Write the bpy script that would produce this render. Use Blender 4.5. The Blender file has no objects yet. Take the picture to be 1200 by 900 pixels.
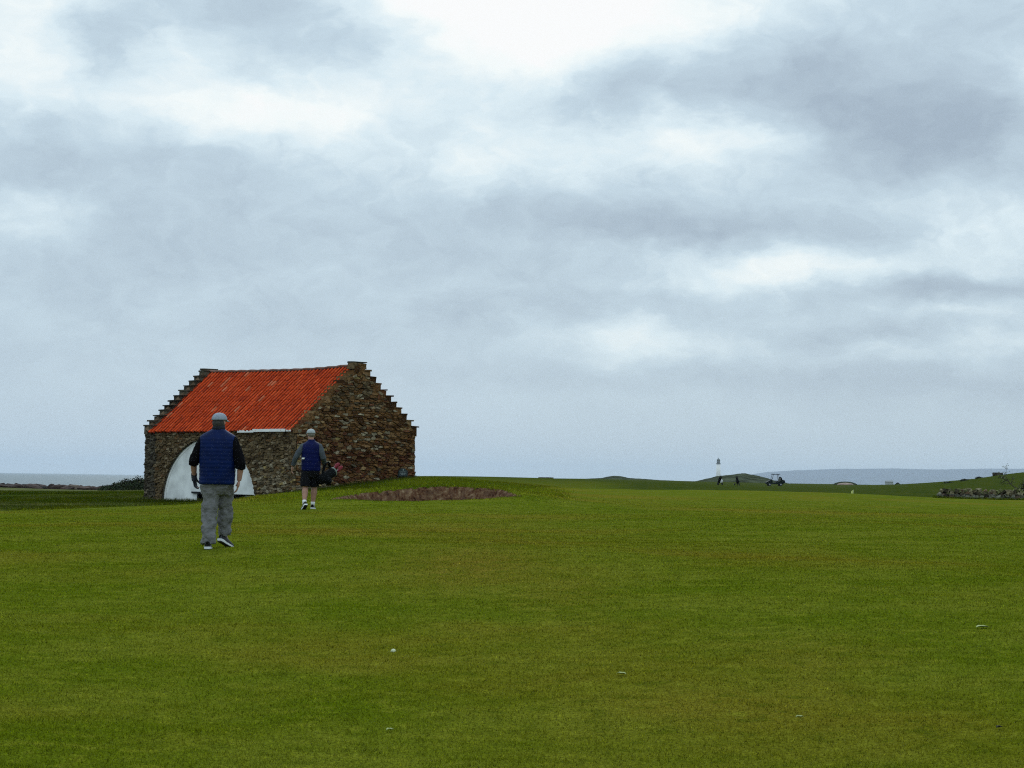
import bpy, bmesh, math, random
import numpy as np
from mathutils import Vector, Matrix, noise as mnoise

random.seed(7)
RNG = np.random.default_rng(11)
SC = bpy.context.scene
COL = SC.collection
R = math.radians

# ------------------------------------------------------------------ camera
F = 2670.0                      # focal length in photo pixels (1200 wide): a phone tele lens
EYE = 1.6                       # eye height; world z = height relative to eye + EYE
SLOPE = 0.0145                  # the photo is held slightly tilted
HZ600 = 553.6 + SLOPE * 600
ROLL = math.atan(SLOPE)
PITCH = math.atan((HZ600 - 450) / F)
_c, _s = math.cos(ROLL), math.sin(ROLL)
X0 = Vector((1, 0, 0)); U0 = Vector((0, -math.sin(PITCH), math.cos(PITCH))); FW = Vector((0, math.cos(PITCH), math.sin(PITCH)))
CR = X0 * _c + U0 * _s
CU = X0 * -_s + U0 * _c
cam = bpy.data.cameras.new('camera')
cam.sensor_width = 36.0
cam.lens = 36.0 * F / 1200.0
cam.clip_start = 0.3
cam.clip_end = 90000
camo = bpy.data.objects.new('camera', cam)
COL.objects.link(camo)
camo.matrix_world = Matrix(((CR.x, CU.x, -FW.x, 0), (CR.y, CU.y, -FW.y, 0), (CR.z, CU.z, -FW.z, EYE), (0, 0, 0, 1)))
SC.camera = camo


def P(px, py, Y):
    """world point at depth Y that the photo shows at pixel px, py (a measuring aid)"""
    a, b = px - 600.0, py - 450.0
    d = FW + CR * (a / F) - CU * (b / F)
    k = Y / d.y
    return Vector((d.x * k, Y, d.z * k + EYE))


def hz(px):
    return 553.6 + SLOPE * px


# ------------------------------------------------------------------ world, sun, exposure
SUN_EL, SUN_AZ = 34.0, 2.0      # sun behind the cloud, ahead of the camera (azimuth from +Y towards +X)
SC.view_settings.view_transform = 'Standard'
SC.view_settings.look = 'None'
SC.view_settings.exposure = 0.0
SC.view_settings.gamma = 1.0
SC.view_settings.use_curve_mapping = False
SC.cycles.volume_bounces = 1
SC.cycles.max_bounces = 6
SC.cycles.use_denoising = False
SC.cycles.filter_width = 1.15

world = bpy.data.worlds.new('World')
SC.world = world
world.use_nodes = True
nt = world.node_tree
nt.nodes.clear()


class NT:
    """small node helper"""
    def __init__(self, tree):
        self.t = tree

    def n(self, kind, **kw):
        nd = self.t.nodes.new(kind)
        for k, v in kw.items():
            setattr(nd, k, v)
        return nd

    def link(self, a, b):
        self.t.links.new(a, b)

    def put(self, sock, v):
        if isinstance(v, bpy.types.NodeSocket):
            self.link(v, sock)
        else:
            sock.default_value = v

    def m(self, op, a, b=0.0, c=0.0, clamp=False):
        nd = self.n('ShaderNodeMath', operation=op, use_clamp=clamp)
        self.put(nd.inputs[0], a); self.put(nd.inputs[1], b); self.put(nd.inputs[2], c)
        return nd.outputs[0]

    def mix(self, fac, a, b, blend='MIX'):
        nd = self.n('ShaderNodeMix', data_type='RGBA', blend_type=blend)
        self.put(nd.inputs[0], fac); self.put(nd.inputs[6], a); self.put(nd.inputs[7], b)
        return nd.outputs[2]

    def noise(self, vec, scale, detail=4.0, rough=0.55, dist=0.0, dim='3D'):
        nd = self.n('ShaderNodeTexNoise', noise_dimensions=dim)
        if vec is not None:
            self.link(vec, nd.inputs['Vector'])
        nd.inputs['Scale'].default_value = scale
        nd.inputs['Detail'].default_value = detail
        nd.inputs['Roughness'].default_value = rough
        nd.inputs['Distortion'].default_value = dist
        return nd

    def ramp(self, fac, stops, interp='LINEAR'):
        nd = self.n('ShaderNodeValToRGB')
        nd.color_ramp.interpolation = interp
        el = nd.color_ramp.elements
        while len(el) > 1:
            el.remove(el[-1])
        el[0].position, el[0].color = stops[0][0], stops[0][1]
        for p, c in stops[1:]:
            e = el.new(p); e.color = c
        self.put(nd.inputs[0], fac)
        return nd.outputs[0]

    def mapr(self, v, a, b, c=0.0, d=1.0, smooth=True):
        nd = self.n('ShaderNodeMapRange', interpolation_type='SMOOTHSTEP' if smooth else 'LINEAR')
        self.put(nd.inputs[0], v)
        for i, q in enumerate((a, b, c, d)):
            nd.inputs[i + 1].default_value = q
        return nd.outputs[0]

    def comb(self, x, y, z=0.0):
        nd = self.n('ShaderNodeCombineXYZ')
        self.put(nd.inputs[0], x); self.put(nd.inputs[1], y); self.put(nd.inputs[2], z)
        return nd.outputs[0]


def srgb(r, g, b):
    def f(c):
        c = c / 255.0
        return c / 12.92 if c <= 0.04045 else ((c + 0.055) / 1.055) ** 2.4
    return (f(r), f(g), f(b), 1.0)


w = NT(nt)
tc = w.n('ShaderNodeTexCoord')
sep = w.n('ShaderNodeSeparateXYZ')
w.link(tc.outputs['Generated'], sep.inputs[0])
dx, dy, dz = sep.outputs
az = w.m('ARCTAN2', dx, dy)
el = w.m('ARCSINE', dz)
U = w.m('MULTIPLY', az, F / 100.0)          # cloud-chart units: hundredths of ~2 degrees
V = w.m('MULTIPLY', el, F / 100.0)
chart = w.comb(U, w.m('MULTIPLY', V, 2.2))
warp = w.noise(chart, 0.55, 5, 0.6)
sw = w.n('ShaderNodeSeparateColor'); w.link(warp.outputs['Color'], sw.inputs[0])
Uw = w.m('ADD', U, w.m('MULTIPLY', w.m('SUBTRACT', sw.outputs[0], 0.5), 1.7))
Vw = w.m('ADD', V, w.m('MULTIPLY', w.m('SUBTRACT', sw.outputs[1], 0.5), 0.9))
CLOUDS = [  # x, y on the photo, half sizes, brightness (converted to sky angles)
    (640, 45, 140, 46, .52), (700, 0, 220, 40, .36), (560, 70, 100, 40, .12), (255, 128, 130, 24, .42), (400, 130, 120, 45, .22),
    (10, 75, 60, 55, .36), (215, 72, 45, 22, .20), (840, 165, 110, 22, .44), (620, 190, 110, 30, .22),
    (945, 315, 105, 20, .34), (820, 325, 90, 22, .16), (1150, 265, 80, 45, .26), (735, 395, 75, 26, .34), (880, 392, 60, 14, .16),
    (555, 205, 40, 22, .14), (1150, 372, 130, 13, .18), (1130, 412, 150, 12, .14), (30, 262, 60, 26, .24), (1190, 110, 30, 25, .25),
    (340, 315, 60, 16, .08), (600, 480, 300, 25, .05), (480, 8, 60, 14, .2), (60, 20, 60, 18, .2),
    (430, 60, 95, 40, -.16), (905, 100, 150, 42, -.30), (1080, 165, 120, 42, -.40), (790, 268, 165, 18, -.32),
    (1120, 30, 150, 40, -.10), (690, 118, 60, 14, -.12),
    (120, 190, 150, 22, -.16), (220, 275, 200, 38, -.13), (1090, 345, 120, 13, -.30), (980, 392, 110, 11, -.20),
    (680, 355, 110, 16, -.14), (530, 378, 30, 16, -.16), (140, 55, 60, 26, -.10), (300, 14, 60, 20, -.12),
    (1150, 460, 160, 20, -.12), (800, 440, 240, 14, -.10), (350, 375, 180, 16, -.06), (70, 330, 110, 20, -.05), (620, 312, 120, 12, -.08),
]
acc = None
for (cx, cy, sx, sy, amp) in CLOUDS:
    cu, cv = (cx - 600) / 100.0, (hz(cx) - cy) / 100.0
    a = w.m('MULTIPLY', w.m('SUBTRACT', Uw, cu), 100.0 / sx)
    b = w.m('MULTIPLY', w.m('SUBTRACT', Vw, cv), 100.0 / sy)
    r2 = w.m('ADD', w.m('MULTIPLY', a, a), w.m('MULTIPLY', b, b))
    g = w.m('EXPONENT', w.m('MULTIPLY', r2, -0.6))
    acc = w.m('MULTIPLY_ADD', g, amp, acc if acc is not None else 0.0)
n1 = w.noise(chart, 0.42, 7, 0.58, 0.6)
chart2 = w.comb(Uw, w.m('MULTIPLY', Vw, 1.45))
n2 = w.noise(chart2, 1.15, 6, 0.55, 0.5)
n3 = w.noise(chart2, 3.2, 6, 0.55, 0.4)
tex = w.m('ADD', w.m('MULTIPLY', w.m('SUBTRACT', n1.outputs[0], 0.5), 0.24), w.m('MULTIPLY', w.m('SUBTRACT', n2.outputs[0], 0.5), 0.40))
tex = w.m('MULTIPLY_ADD', w.m('SUBTRACT', n3.outputs[0], 0.5), 0.24, tex)
calm = w.mapr(V, 0.2, 2.4, 0.16, 1.0)        # the cloud base smooths out towards the horizon
tex = w.m('MULTIPLY', tex, calm)
val = w.m('ADD', w.m('ADD', acc, tex), w.mapr(V, 0.0, 5.0, 0.325, 0.43, smooth=False))
cloud = w.ramp(val, [(0.0, srgb(161, 179, 196)), (0.2, srgb(178, 197, 212)), (0.42, srgb(196, 216, 229)),
                     (0.62, srgb(221, 238, 246)), (0.85, srgb(247, 254, 254)), (1.0, srgb(254, 255, 255))])
# overcast sky is brighter overhead than near the horizon
zen = w.mapr(el, R(13), R(50), 1.0, 1.75)
below = w.mapr(el, R(-12), R(-2), 0.35, 1.0)
cloud = w.mix(1.0, cloud, w.comb(w.m('MULTIPLY', zen, below), w.m('MULTIPLY', zen, below), w.m('MULTIPLY', zen, below)), 'MULTIPLY')
skyt = w.n('ShaderNodeTexSky', sky_type='NISHITA')
skyt.sun_disc = False
skyt.sun_elevation = R(SUN_EL)
skyt.sun_rotation = R(SUN_AZ)
bg1 = w.n('ShaderNodeBackground'); w.link(skyt.outputs[0], bg1.inputs[0]); bg1.inputs[1].default_value = 0.06
bg2 = w.n('ShaderNodeBackground'); w.link(cloud, bg2.inputs[0]); bg2.inputs[1].default_value = 1.0
mx = w.n('ShaderNodeMixShader'); mx.inputs[0].default_value = 0.95
w.link(bg1.outputs[0], mx.inputs[1]); w.link(bg2.outputs[0], mx.inputs[2])
wo = w.n('ShaderNodeOutputWorld'); w.link(mx.outputs[0], wo.inputs[0])

sun = bpy.data.lights.new('sun', 'SUN')
sun.energy = 0.7
sun.angle = R(22)
sun.color = (1.0, 0.96, 0.9)
suno = bpy.data.objects.new('sun', sun)
COL.objects.link(suno)
sd = Vector((math.sin(R(SUN_AZ)) * math.cos(R(SUN_EL)), math.cos(R(SUN_AZ)) * math.cos(R(SUN_EL)), math.sin(R(SUN_EL))))
suno.rotation_euler = (-sd).to_track_quat('-Z', 'Y').to_euler()
suno.location = (0, 0, 60)


# ------------------------------------------------------------------ helpers
def tag(o, label=None, cat=None, group=None, kind=None):
    if label: o['label'] = label
    if cat: o['category'] = cat
    if group: o['group'] = group
    if kind: o['kind'] = kind
    return o


def empty(name, loc, rz=0.0):
    o = bpy.data.objects.new(name, None)
    o.empty_display_size = 0.2
    COL.objects.link(o)
    o.location = loc
    o.rotation_euler = (0, 0, rz)
    return o


class MB:
    """collects faces (with an own colour per vertex) for one mesh object"""
    def __init__(self):
        self.v, self.f, self.c = [], [], []

    def add(self, verts, faces, col=None):
        o = len(self.v)
        self.v += [tuple(p) for p in verts]
        self.f += [tuple(i + o for i in fc) for fc in faces]
        self.c += [tuple(col) if col is not None else (1, 1, 1)] * len(verts)

    def box(self, c, s, col=None, rot=None, jit=0.0):
        c = Vector(c); hx, hy, hzz = s[0] / 2, s[1] / 2, s[2] / 2
        vs = []
        for z in (-hzz, hzz):
            for x, y in ((-hx, -hy), (hx, -hy), (hx, hy), (-hx, hy)):
                p = Vector((x, y, z))
                if jit:
                    p += Vector((random.uniform(-jit, jit), random.uniform(-jit, jit), random.uniform(-jit, jit)))
                if rot is not None:
                    p = rot @ p
                vs.append(c + p)
        self.add(vs, [(3, 2, 1, 0), (4, 5, 6, 7), (0, 1, 5, 4), (1, 2, 6, 5), (2, 3, 7, 6), (3, 0, 4, 7)], col)

    def tube(self, pts, rad, n=12, cap=True, ref=Vector((1, 0, 0)), col=None):
        pts = [Vector(p) for p in pts]
        vs, fs = [], []
        for i, p in enumerate(pts):
            t = (pts[min(i + 1, len(pts) - 1)] - pts[max(i - 1, 0)]).normalized()
            a = ref - t * ref.dot(t)
            if a.length < 1e-4:
                a = Vector((0, 1, 0)) - t * t.y
            a.normalize(); b = t.cross(a)
            r = rad[i] if isinstance(rad, (list, tuple)) else rad
            ra, rb = r if isinstance(r, tuple) else (r, r)
            for k in range(n):
                th = 2 * math.pi * k / n
                vs.append(p + a * ra * math.cos(th) + b * rb * math.sin(th))
        for i in range(len(pts) - 1):
            for k in range(n):
                fs.append((i * n + k, i * n + (k + 1) % n, (i + 1) * n + (k + 1) % n, (i + 1) * n + k))
        if cap:
            fs.append(tuple(reversed(range(n))))
            fs.append(tuple(range((len(pts) - 1) * n, len(pts) * n)))
        self.add(vs, fs, col)

    def rings(self, rings, n=24, cap=True, col=None):
        """horizontal elliptic rings (cx, cy, z, rx, ry)"""
        vs, fs = [], []
        for (cx, cy, z, rx, ry) in rings:
            for k in range(n):
                th = 2 * math.pi * k / n
                vs.append((cx + rx * math.cos(th), cy + ry * math.sin(th), z))
        for i in range(len(rings) - 1):
            for k in range(n):
                fs.append((i * n + k, i * n + (k + 1) % n, (i + 1) * n + (k + 1) % n, (i + 1) * n + k))
        if cap:
            fs.append(tuple(reversed(range(n)))); fs.append(tuple(range((len(rings) - 1) * n, len(rings) * n)))
        self.add(vs, fs, col)

    def ball(self, c, r, n=12, m=8, rot=None, col=None, jit=0.0):
        c = Vector(c)
        r = (r, r, r) if not isinstance(r, (tuple, list)) else r
        vs = [Vector((0, 0, -1))]
        for i in range(1, m):
            ph = -math.pi / 2 + math.pi * i / m
            for k in range(n):
                th = 2 * math.pi * k / n
                vs.append(Vector((math.cos(ph) * math.cos(th), math.cos(ph) * math.sin(th), math.sin(ph))))
        vs.append(Vector((0, 0, 1)))
        out = []
        for p in vs:
            q = Vector((p.x * r[0], p.y * r[1], p.z * r[2]))
            if jit:
                q *= 1 + random.uniform(-jit, jit)
            if rot is not None:
                q = rot @ q
            out.append(c + q)
        fs = []
        for k in range(n):
            fs.append((0, 1 + (k + 1) % n, 1 + k))
            for i in range(m - 2):
                a = 1 + i * n
                fs.append((a + k, a + (k + 1) % n, a + n + (k + 1) % n, a + n + k))
            a = 1 + (m - 2) * n
            fs.append((a + k, a + (k + 1) % n, len(vs) - 1))
        self.add(out, fs, col)

    def build(self, name, mat, parent=None, origin=None, smooth=False, colattr=False):
        o3 = Vector(origin) if origin is not None else Vector((0, 0, 0))
        me = bpy.data.meshes.new(name)
        me.from_pydata([(a - o3.x, b - o3.y, c - o3.z) for a, b, c in self.v], [], self.f)
        if colattr:
            at = me.color_attributes.new('tint', 'FLOAT_COLOR', 'POINT')
            arr = np.ones((len(self.v), 4), dtype=np.float32)
            arr[:, :3] = np.array(self.c, dtype=np.float32)
            at.data.foreach_set('color', arr.ravel())
        if smooth:
            me.polygons.foreach_set('use_smooth', [True] * len(me.polygons))
        me.materials.append(mat)
        me.update()
        ob = bpy.data.objects.new(name, me)
        COL.objects.link(ob)
        if parent is not None:
            ob.parent = parent
        return ob


def fuse(ob, voxel, smooth=3, wrinkle=0.0, wscale=0.1, dec=None):
    """melt the overlapping pieces of a mesh into one continuous skin"""
    m = ob.modifiers.new('r', 'REMESH'); m.mode = 'VOXEL'; m.voxel_size = voxel; m.use_smooth_shade = True
    if smooth:
        s = ob.modifiers.new('s', 'SMOOTH'); s.factor = 0.5; s.iterations = smooth
    if wrinkle:
        tx = bpy.data.textures.new('folds', 'CLOUDS'); tx.noise_scale = wscale; tx.noise_depth = 2
        d = ob.modifiers.new('d', 'DISPLACE'); d.texture = tx; d.strength = wrinkle; d.mid_level = 0.5; d.texture_coords = 'LOCAL'
    dg = bpy.context.evaluated_depsgraph_get()
    me = bpy.data.meshes.new_from_object(ob.evaluated_get(dg))
    old = ob.data
    ob.modifiers.clear()
    nm = old.name
    ob.data = me
    bpy.data.meshes.remove(old)
    me.name = nm
    return ob


def copy_tree(o, parent=None):
    c = o.copy(); COL.objects.link(c)
    if parent is not None:
        c.parent = parent
    for ch in list(o.children):
        copy_tree(ch, c)
    return c


# ------------------------------------------------------------------ materials
def mat_new(name):
    m = bpy.data.materials.new(name)
    m.use_nodes = True
    t = NT(m.node_tree)
    b = m.node_tree.nodes['Principled BSDF']
    return m, t, b


def simple(name, rgb, rough=0.8, var=0.15, scale=20.0, spec=0.3, bump=0.0, bscale=60.0, metal=0.0):
    m, t, b = mat_new(name)
    tcn = t.n('ShaderNodeTexCoord')
    nz = t.noise(tcn.outputs['Object'], scale, 4)
    f = t.mapr(nz.outputs[0], 0.3, 0.7)
    lo = tuple(c * (1 - var) for c in rgb[:3]) + (1,)
    hi = tuple(min(1, c * (1 + var)) for c in rgb[:3]) + (1,)
    t.link(t.mix(f, lo, hi), b.inputs['Base Color'])
    b.inputs['Roughness'].default_value = rough
    b.inputs['Specular IOR Level'].default_value = spec
    b.inputs['Metallic'].default_value = metal
    if bump:
        nb = t.noise(tcn.outputs['Object'], bscale, 4)
        bp = t.n('ShaderNodeBump'); bp.inputs['Strength'].default_value = bump; bp.inputs['Distance'].default_value = 0.02
        t.link(nb.outputs[0], bp.inputs['Height']); t.link(bp.outputs[0], b.inputs['Normal'])
    return m


def tinted(name, rough=0.9, scale=9.0, lo=0.6, hi=1.3, bump=0.5, bscale=30.0, spec=0.2, grime=None):
    """colour per stone / tile from the mesh, weathered by noise"""
    m, t, b = mat_new(name)
    tcn = t.n('ShaderNodeTexCoord')
    at = t.n('ShaderNodeAttribute', attribute_name='tint')
    nz = t.noise(tcn.outputs['Object'], scale, 6, 0.65)
    f = t.mapr(nz.outputs[0], 0.25, 0.75, lo, hi)
    c = t.mix(1.0, at.outputs['Color'], t.comb(f, f, f), 'MULTIPLY')
    if grime is not None:
        g = t.noise(tcn.outputs['Object'], grime[1], 5, 0.6)
        c = t.mix(t.mapr(g.outputs[0], grime[2], grime[2] + 0.15, 0, grime[3]), c, grime[0])
    t.link(c, b.inputs['Base Color'])
    b.inputs['Roughness'].default_value = rough
    b.inputs['Specular IOR Level'].default_value = spec
    nb = t.noise(tcn.outputs['Object'], bscale, 5, 0.6)
    bp = t.n('ShaderNodeBump'); bp.inputs['Strength'].default_value = bump; bp.inputs['Distance'].default_value = 0.03
    t.link(nb.outputs[0], bp.inputs['Height']); t.link(bp.outputs[0], b.inputs['Normal'])
    return m


def make_turf(name, up):
    m, t, b = mat_new(name)
    geo = t.n('ShaderNodeNewGeometry')
    pos = geo.outputs['Position']
    flat = t.n('ShaderNodeVectorMath', operation='MULTIPLY'); t.link(pos, flat.inputs[0]); flat.inputs[1].default_value = (1, 1, 0)
    p2 = flat.outputs[0]
    at = t.n('ShaderNodeAttribute', attribute_name='zone')
    zs = t.n('ShaderNodeSeparateColor'); t.link(at.outputs['Color'], zs.inputs[0])
    rough, dry, bank = zs.outputs
    big = t.noise(p2, 0.10, 4, 0.6)
    mid = t.noise(p2, 0.55, 4, 0.6)
    sm = t.noise(p2, 4.6, 5, 0.68)
    fine = t.noise(p2, 38.0, 3, 0.7)
    fw = t.mix(t.mapr(mid.outputs[0], 0.35, 0.66), (0.078, 0.106, 0.0005, 1), (0.116, 0.132, 0.007, 1))
    fw = t.mix(t.mapr(big.outputs[0], 0.46, 0.66, 0, 0.65), fw, (0.158, 0.118, 0.010, 1))
    fw = t.mix(t.mapr(sm.outputs[0], 0.50, 0.68, 0, 0.6), fw, (0.170, 0.176, 0.012, 1))
    fw = t.mix(t.mapr(sm.outputs[0], 0.5, 0.34, 0, 0.65), fw, (0.064, 0.082, 0.001, 1))
    rg = t.mix(t.mapr(mid.outputs[0], 0.35, 0.65), (0.019, 0.038, 0.0005, 1), (0.050, 0.058, 0.001, 1))
    rg = t.mix(t.mapr(sm.outputs[0], 0.5, 0.75, 0, 0.4), rg, (0.10, 0.12, 0.035, 1))
    dr = t.mix(t.mapr(sm.outputs[0], 0.35, 0.65), (0.11, 0.12, 0.045, 1), (0.24, 0.23, 0.12, 1))
    bk = t.mix(t.mapr(mid.outputs[0], 0.35, 0.65), (0.085, 0.12, 0.004, 1), (0.13, 0.145, 0.008, 1))
    fw = t.mix(t.m('MULTIPLY', at.outputs['Alpha'], t.mapr(sm.outputs[0], 0.35, 0.62, 0.25, 0.8)), fw, (0.185, 0.112, 0.016, 1))
    c = t.mix(bank, fw, bk)
    c = t.mix(rough, c, rg)
    c = t.mix(dry, c, dr)
    ff = t.mapr(fine.outputs[0], 0.25, 0.75, 0.5, 1.5)
    c = t.mix(1.0, c, t.comb(ff, ff, ff), 'MULTIPLY')
    bl = t.n('ShaderNodeAttribute', attribute_name='blade')
    # every blade has its own tone; the ground sheet has none (0) and keeps 1
    tone = t.m('ADD', 1.0, bl.outputs['Fac'])
    c = t.mix(1.0, c, t.comb(tone, tone, tone), 'MULTIPLY')
    t.link(c, b.inputs['Base Color'])
    b.inputs['Roughness'].default_value = 0.95
    b.inputs['Specular IOR Level'].default_value = 0.0
    b.inputs['Sheen Weight'].default_value = 0.02
    b.inputs['Sheen Roughness'].default_value = 0.4
    nb = t.noise(p2, 60.0, 3, 0.7)
    hgt = t.m('ADD', nb.outputs[0], t.m('MULTIPLY', sm.outputs[0], 0.6))
    bp = t.n('ShaderNodeBump'); bp.inputs['Strength'].default_value = 0.5; bp.inputs['Distance'].default_value = 0.03
    t.link(hgt, bp.inputs['Height']); t.link(bp.outputs[0], b.inputs['Normal'])
    if up:      # blades scatter light like the sward they stand in, not like cut paper
        mv = t.n('ShaderNodeMix', data_type='VECTOR'); mv.inputs[0].default_value = 0.75
        t.link(geo.outputs['Normal'], mv.inputs[4]); mv.inputs[5].default_value = (0, 0, 1)
        nv = t.n('ShaderNodeVectorMath', operation='NORMALIZE'); t.link(mv.outputs[1], nv.inputs[0]); t.link(nv.outputs[0], b.inputs['Normal'])
        tr = t.n('ShaderNodeBsdfTranslucent'); t.link(t.mix(1.0, c, (1.7, 1.7, 1.3, 1), 'MULTIPLY'), tr.inputs[0])
        ms = t.n('ShaderNodeMixShader'); ms.inputs[0].default_value = 0.45
        t.link(b.outputs[0], ms.inputs[1]); t.link(tr.outputs[0], ms.inputs[2])
        t.link(ms.outputs[0], m.node_tree.nodes['Material Output'].inputs[0])
    return m


M_turf = make_turf('turf', False)
M_blade = make_turf('grass blades', True)
M_stone = tinted('rubble stone', scale=11.0, lo=0.45, hi=1.5, bump=0.9, bscale=22.0, spec=0.05)
M_mortar = simple('lime mortar', (0.13, 0.09, 0.055), 0.95, 0.4, 6.0, 0.1, 0.6, 30)
M_tile = tinted('terracotta pantile', rough=0.75, scale=5.0, lo=0.75, hi=1.2, bump=0.15, bscale=50, spec=0.06,
                grime=((0.12, 0.03, 0.015, 1), 1.6, 0.60, 0.45))
M_ridge = simple('ridge mortar', (0.15, 0.075, 0.055), 0.9, 0.35, 6, 0.2, 0.5, 20)
M_white = simple('white painted board', (0.76, 0.77, 0.74), 0.6, 0.16, 1.7, 0.2, 0.15, 8)
M_whitetrim = simple('white trim', (0.85, 0.84, 0.8), 0.5, 0.06, 3, 0.3)
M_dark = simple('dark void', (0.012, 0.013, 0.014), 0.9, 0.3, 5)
M_concrete = simple('grey block', (0.12, 0.13, 0.125), 0.9, 0.25, 6, 0.2, 0.3, 40)


# ------------------------------------------------------------------ terrain
CP = []


def cp(px, Y, py=None, z=None):
    q = P(px, py if py is not None else 500, Y)
    CP.append((px, Y, q.z if z is None else z + EYE))


for px in (-300, 150, 600, 1050, 1500):
    cp(px, 12, 903 + (px - 600) * 0.006)
    cp(px, 18, 751)
    cp(px, 24, 681)
for px, py in ((-300, 641), (0, 642), (252, 645.5), (600, 645), (900, 650), (1200, 656), (1500, 662)):
    cp(px, 29.3, py)
for px, py in ((-300, 602), (0, 605), (180, 602), (360, 597), (480, 597), (600, 600), (800, 603), (1000, 606), (1200, 611), (1500, 616)):
    cp(px, 50.5, py)
for px, Y, py in ((-300, 65, 594), (0, 65, 598), (100, 66, 596), (190, 70, 593), (235, 70, 591), (300, 70, 584), (350, 70, 581.5),
                  (400, 57, 587), (500, 57, 586.5), (605, 57, 586), (660, 57, 592), (400, 64.5, 578), (500, 64, 571.5), (605, 64, 574.5),
                  (650, 64, 582), (-300, 85, 586), (0, 85, 589), (150, 80, 590.5), (195, 81, 590.5), (240, 80, 590.5), (150, 95, 581), (0, 110, 579), (-300, 110, 578),
                  (300, 74, 583), (290, 80, 587), (350, 75, 577.5), (412, 78.5, 570.5), (440, 78, 567.5), (487, 83, 561.8), (530, 84, 561.5),
                  (150, 120, 578), (150, 140, 575.5), (0, 140, 575.5), (0, 180, 573.5), (0, 235, 572.5), (150, 200, 574.5), (-300, 140, 575), (-300, 235, 572),
                  (600, 80, 572.5), (600, 110, 567), (520, 110, 562.5), (600, 200, 564.5), (520, 200, 561), (600, 430, 561.2), (500, 430, 560.6), (560, 800, 562),
                  (720, 80, 581.5), (720, 110, 574), (720, 200, 567), (720, 430, 562.2), (720, 800, 562.5),
                  (850, 80, 585), (850, 118, 575.5), (850, 300, 568.6), (850, 480, 565.2), (850, 800, 567),
                  (1000, 80, 588.5), (1000, 112, 578.8), (1000, 250, 573.5), (1000, 350, 570), (1000, 480, 567.6), (1000, 800, 569.5),
                  (1150, 75, 596), (1150, 102, 586), (1150, 150, 577), (1150, 220, 567.5), (1160, 300, 558.5), (1120, 300, 565.5), (1080, 300, 568.3), (1210, 300, 552.5),
                  (1500, 75, 603), (1500, 102, 592), (1500, 150, 576), (1500, 300, 552), (1080, 480, 568.6), (1200, 480, 560), (1200, 800, 575)):
    cp(px, Y, py)
for px, Y, z in ((850, 160, -1.0), (1000, 155, -1.25), (740, 160, -.6), (1090, 150, -.9), (-300, 300, -3.5), (0, 300, -4.0), (140, 310, -4.0), (220, 320, -2.5),
                 (-300, 420, -9), (0, 420, -9), (150, 460, -9), (330, 500, -4), (-300, 1500, -12), (0, 1500, -12), (150, 1500, -12), (330, 1500, -8),
                 (600, 1500, -2.5), (900, 1500, -2.5), (1200, 1500, -2.5), (1500, 1500, -2.5), (-300, 5000, -14), (150, 5000, -14), (500, 5000, -8),
                 (850, 5000, -2.5), (1200, 5000, -4), (1500, 5000, -4)):
    cp(px, Y, z=z)
CP = np.array(CP)


def _ab(px, Y):
    return np.clip(px, -300, 1500) / 240.0, np.log(np.maximum(Y, 12.0) / 12.0) * 2.6


_A, _B = _ab(CP[:, 0], CP[:, 1])


def _phi(d2):
    return 0.5 * d2 * np.log(d2 + 1e-9)


_n = len(CP)
_K = _phi((_A[:, None] - _A[None]) ** 2 + (_B[:, None] - _B[None]) ** 2) + np.eye(_n) * 2e-3
_Q = np.stack([np.ones(_n), _A, _B], 1)
_sol = np.linalg.solve(np.block([[_K, _Q], [_Q.T, np.zeros((3, 3))]]), np.concatenate([CP[:, 2], np.zeros(3)]))

# gentle undulation: a sum of random waves
_W = [(RNG.uniform(-math.pi, math.pi), RNG.uniform(0, 6.28), wl, amp) for wl, amp in
      [(14, .018)] * 4 + [(5, .006)] * 6 + [(2.2, .003)] * 6 + [(0.9, .0025)] * 6]

BK_C = P(503, 578, 60.2)
BK_A, BK_B = 2.42, 3.4           # bunker half sizes


def bunker_r(x, y):
    u = (x - BK_C.x) / BK_A
    v = (y - BK_C.y) / BK_B
    th = np.arctan2(v, u)
    return np.sqrt(u * u + v * v) * (1 + 0.05 * np.sin(3 * th + 1) + 0.03 * np.sin(7 * th))


def ground_base(x, y):
    x = np.atleast_1d(np.asarray(x, float)); y = np.atleast_1d(np.asarray(y, float))
    ye = np.maximum(y, 12.0)
    px = 600 + F * x / ye
    a, b = _ab(px, ye)
    z = np.full(x.shape, _sol[-3]) + _sol[-2] * a + _sol[-1] * b
    for i in range(_n):
        z += _sol[i] * _phi((a - _A[i]) ** 2 + (b - _B[i]) ** 2)
    fade = 1.0 / (1.0 + (ye / 90.0) ** 2)
    und = np.zeros_like(z)
    for th, ph, wl, amp in _W:
        und += amp * np.sin((x * math.cos(th) + y * math.sin(th)) * 2 * math.pi / wl + ph)
    return z + und * fade


def ground_z(x, y):
    z = ground_base(x, y)
    r = bunker_r(np.atleast_1d(x), np.atleast_1d(y))
    return z - 2.6 * np.clip((1.0 - r) / 0.13, 0, 1)


def gz(x, y):
    return float(ground_base(x, y)[0])


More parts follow.
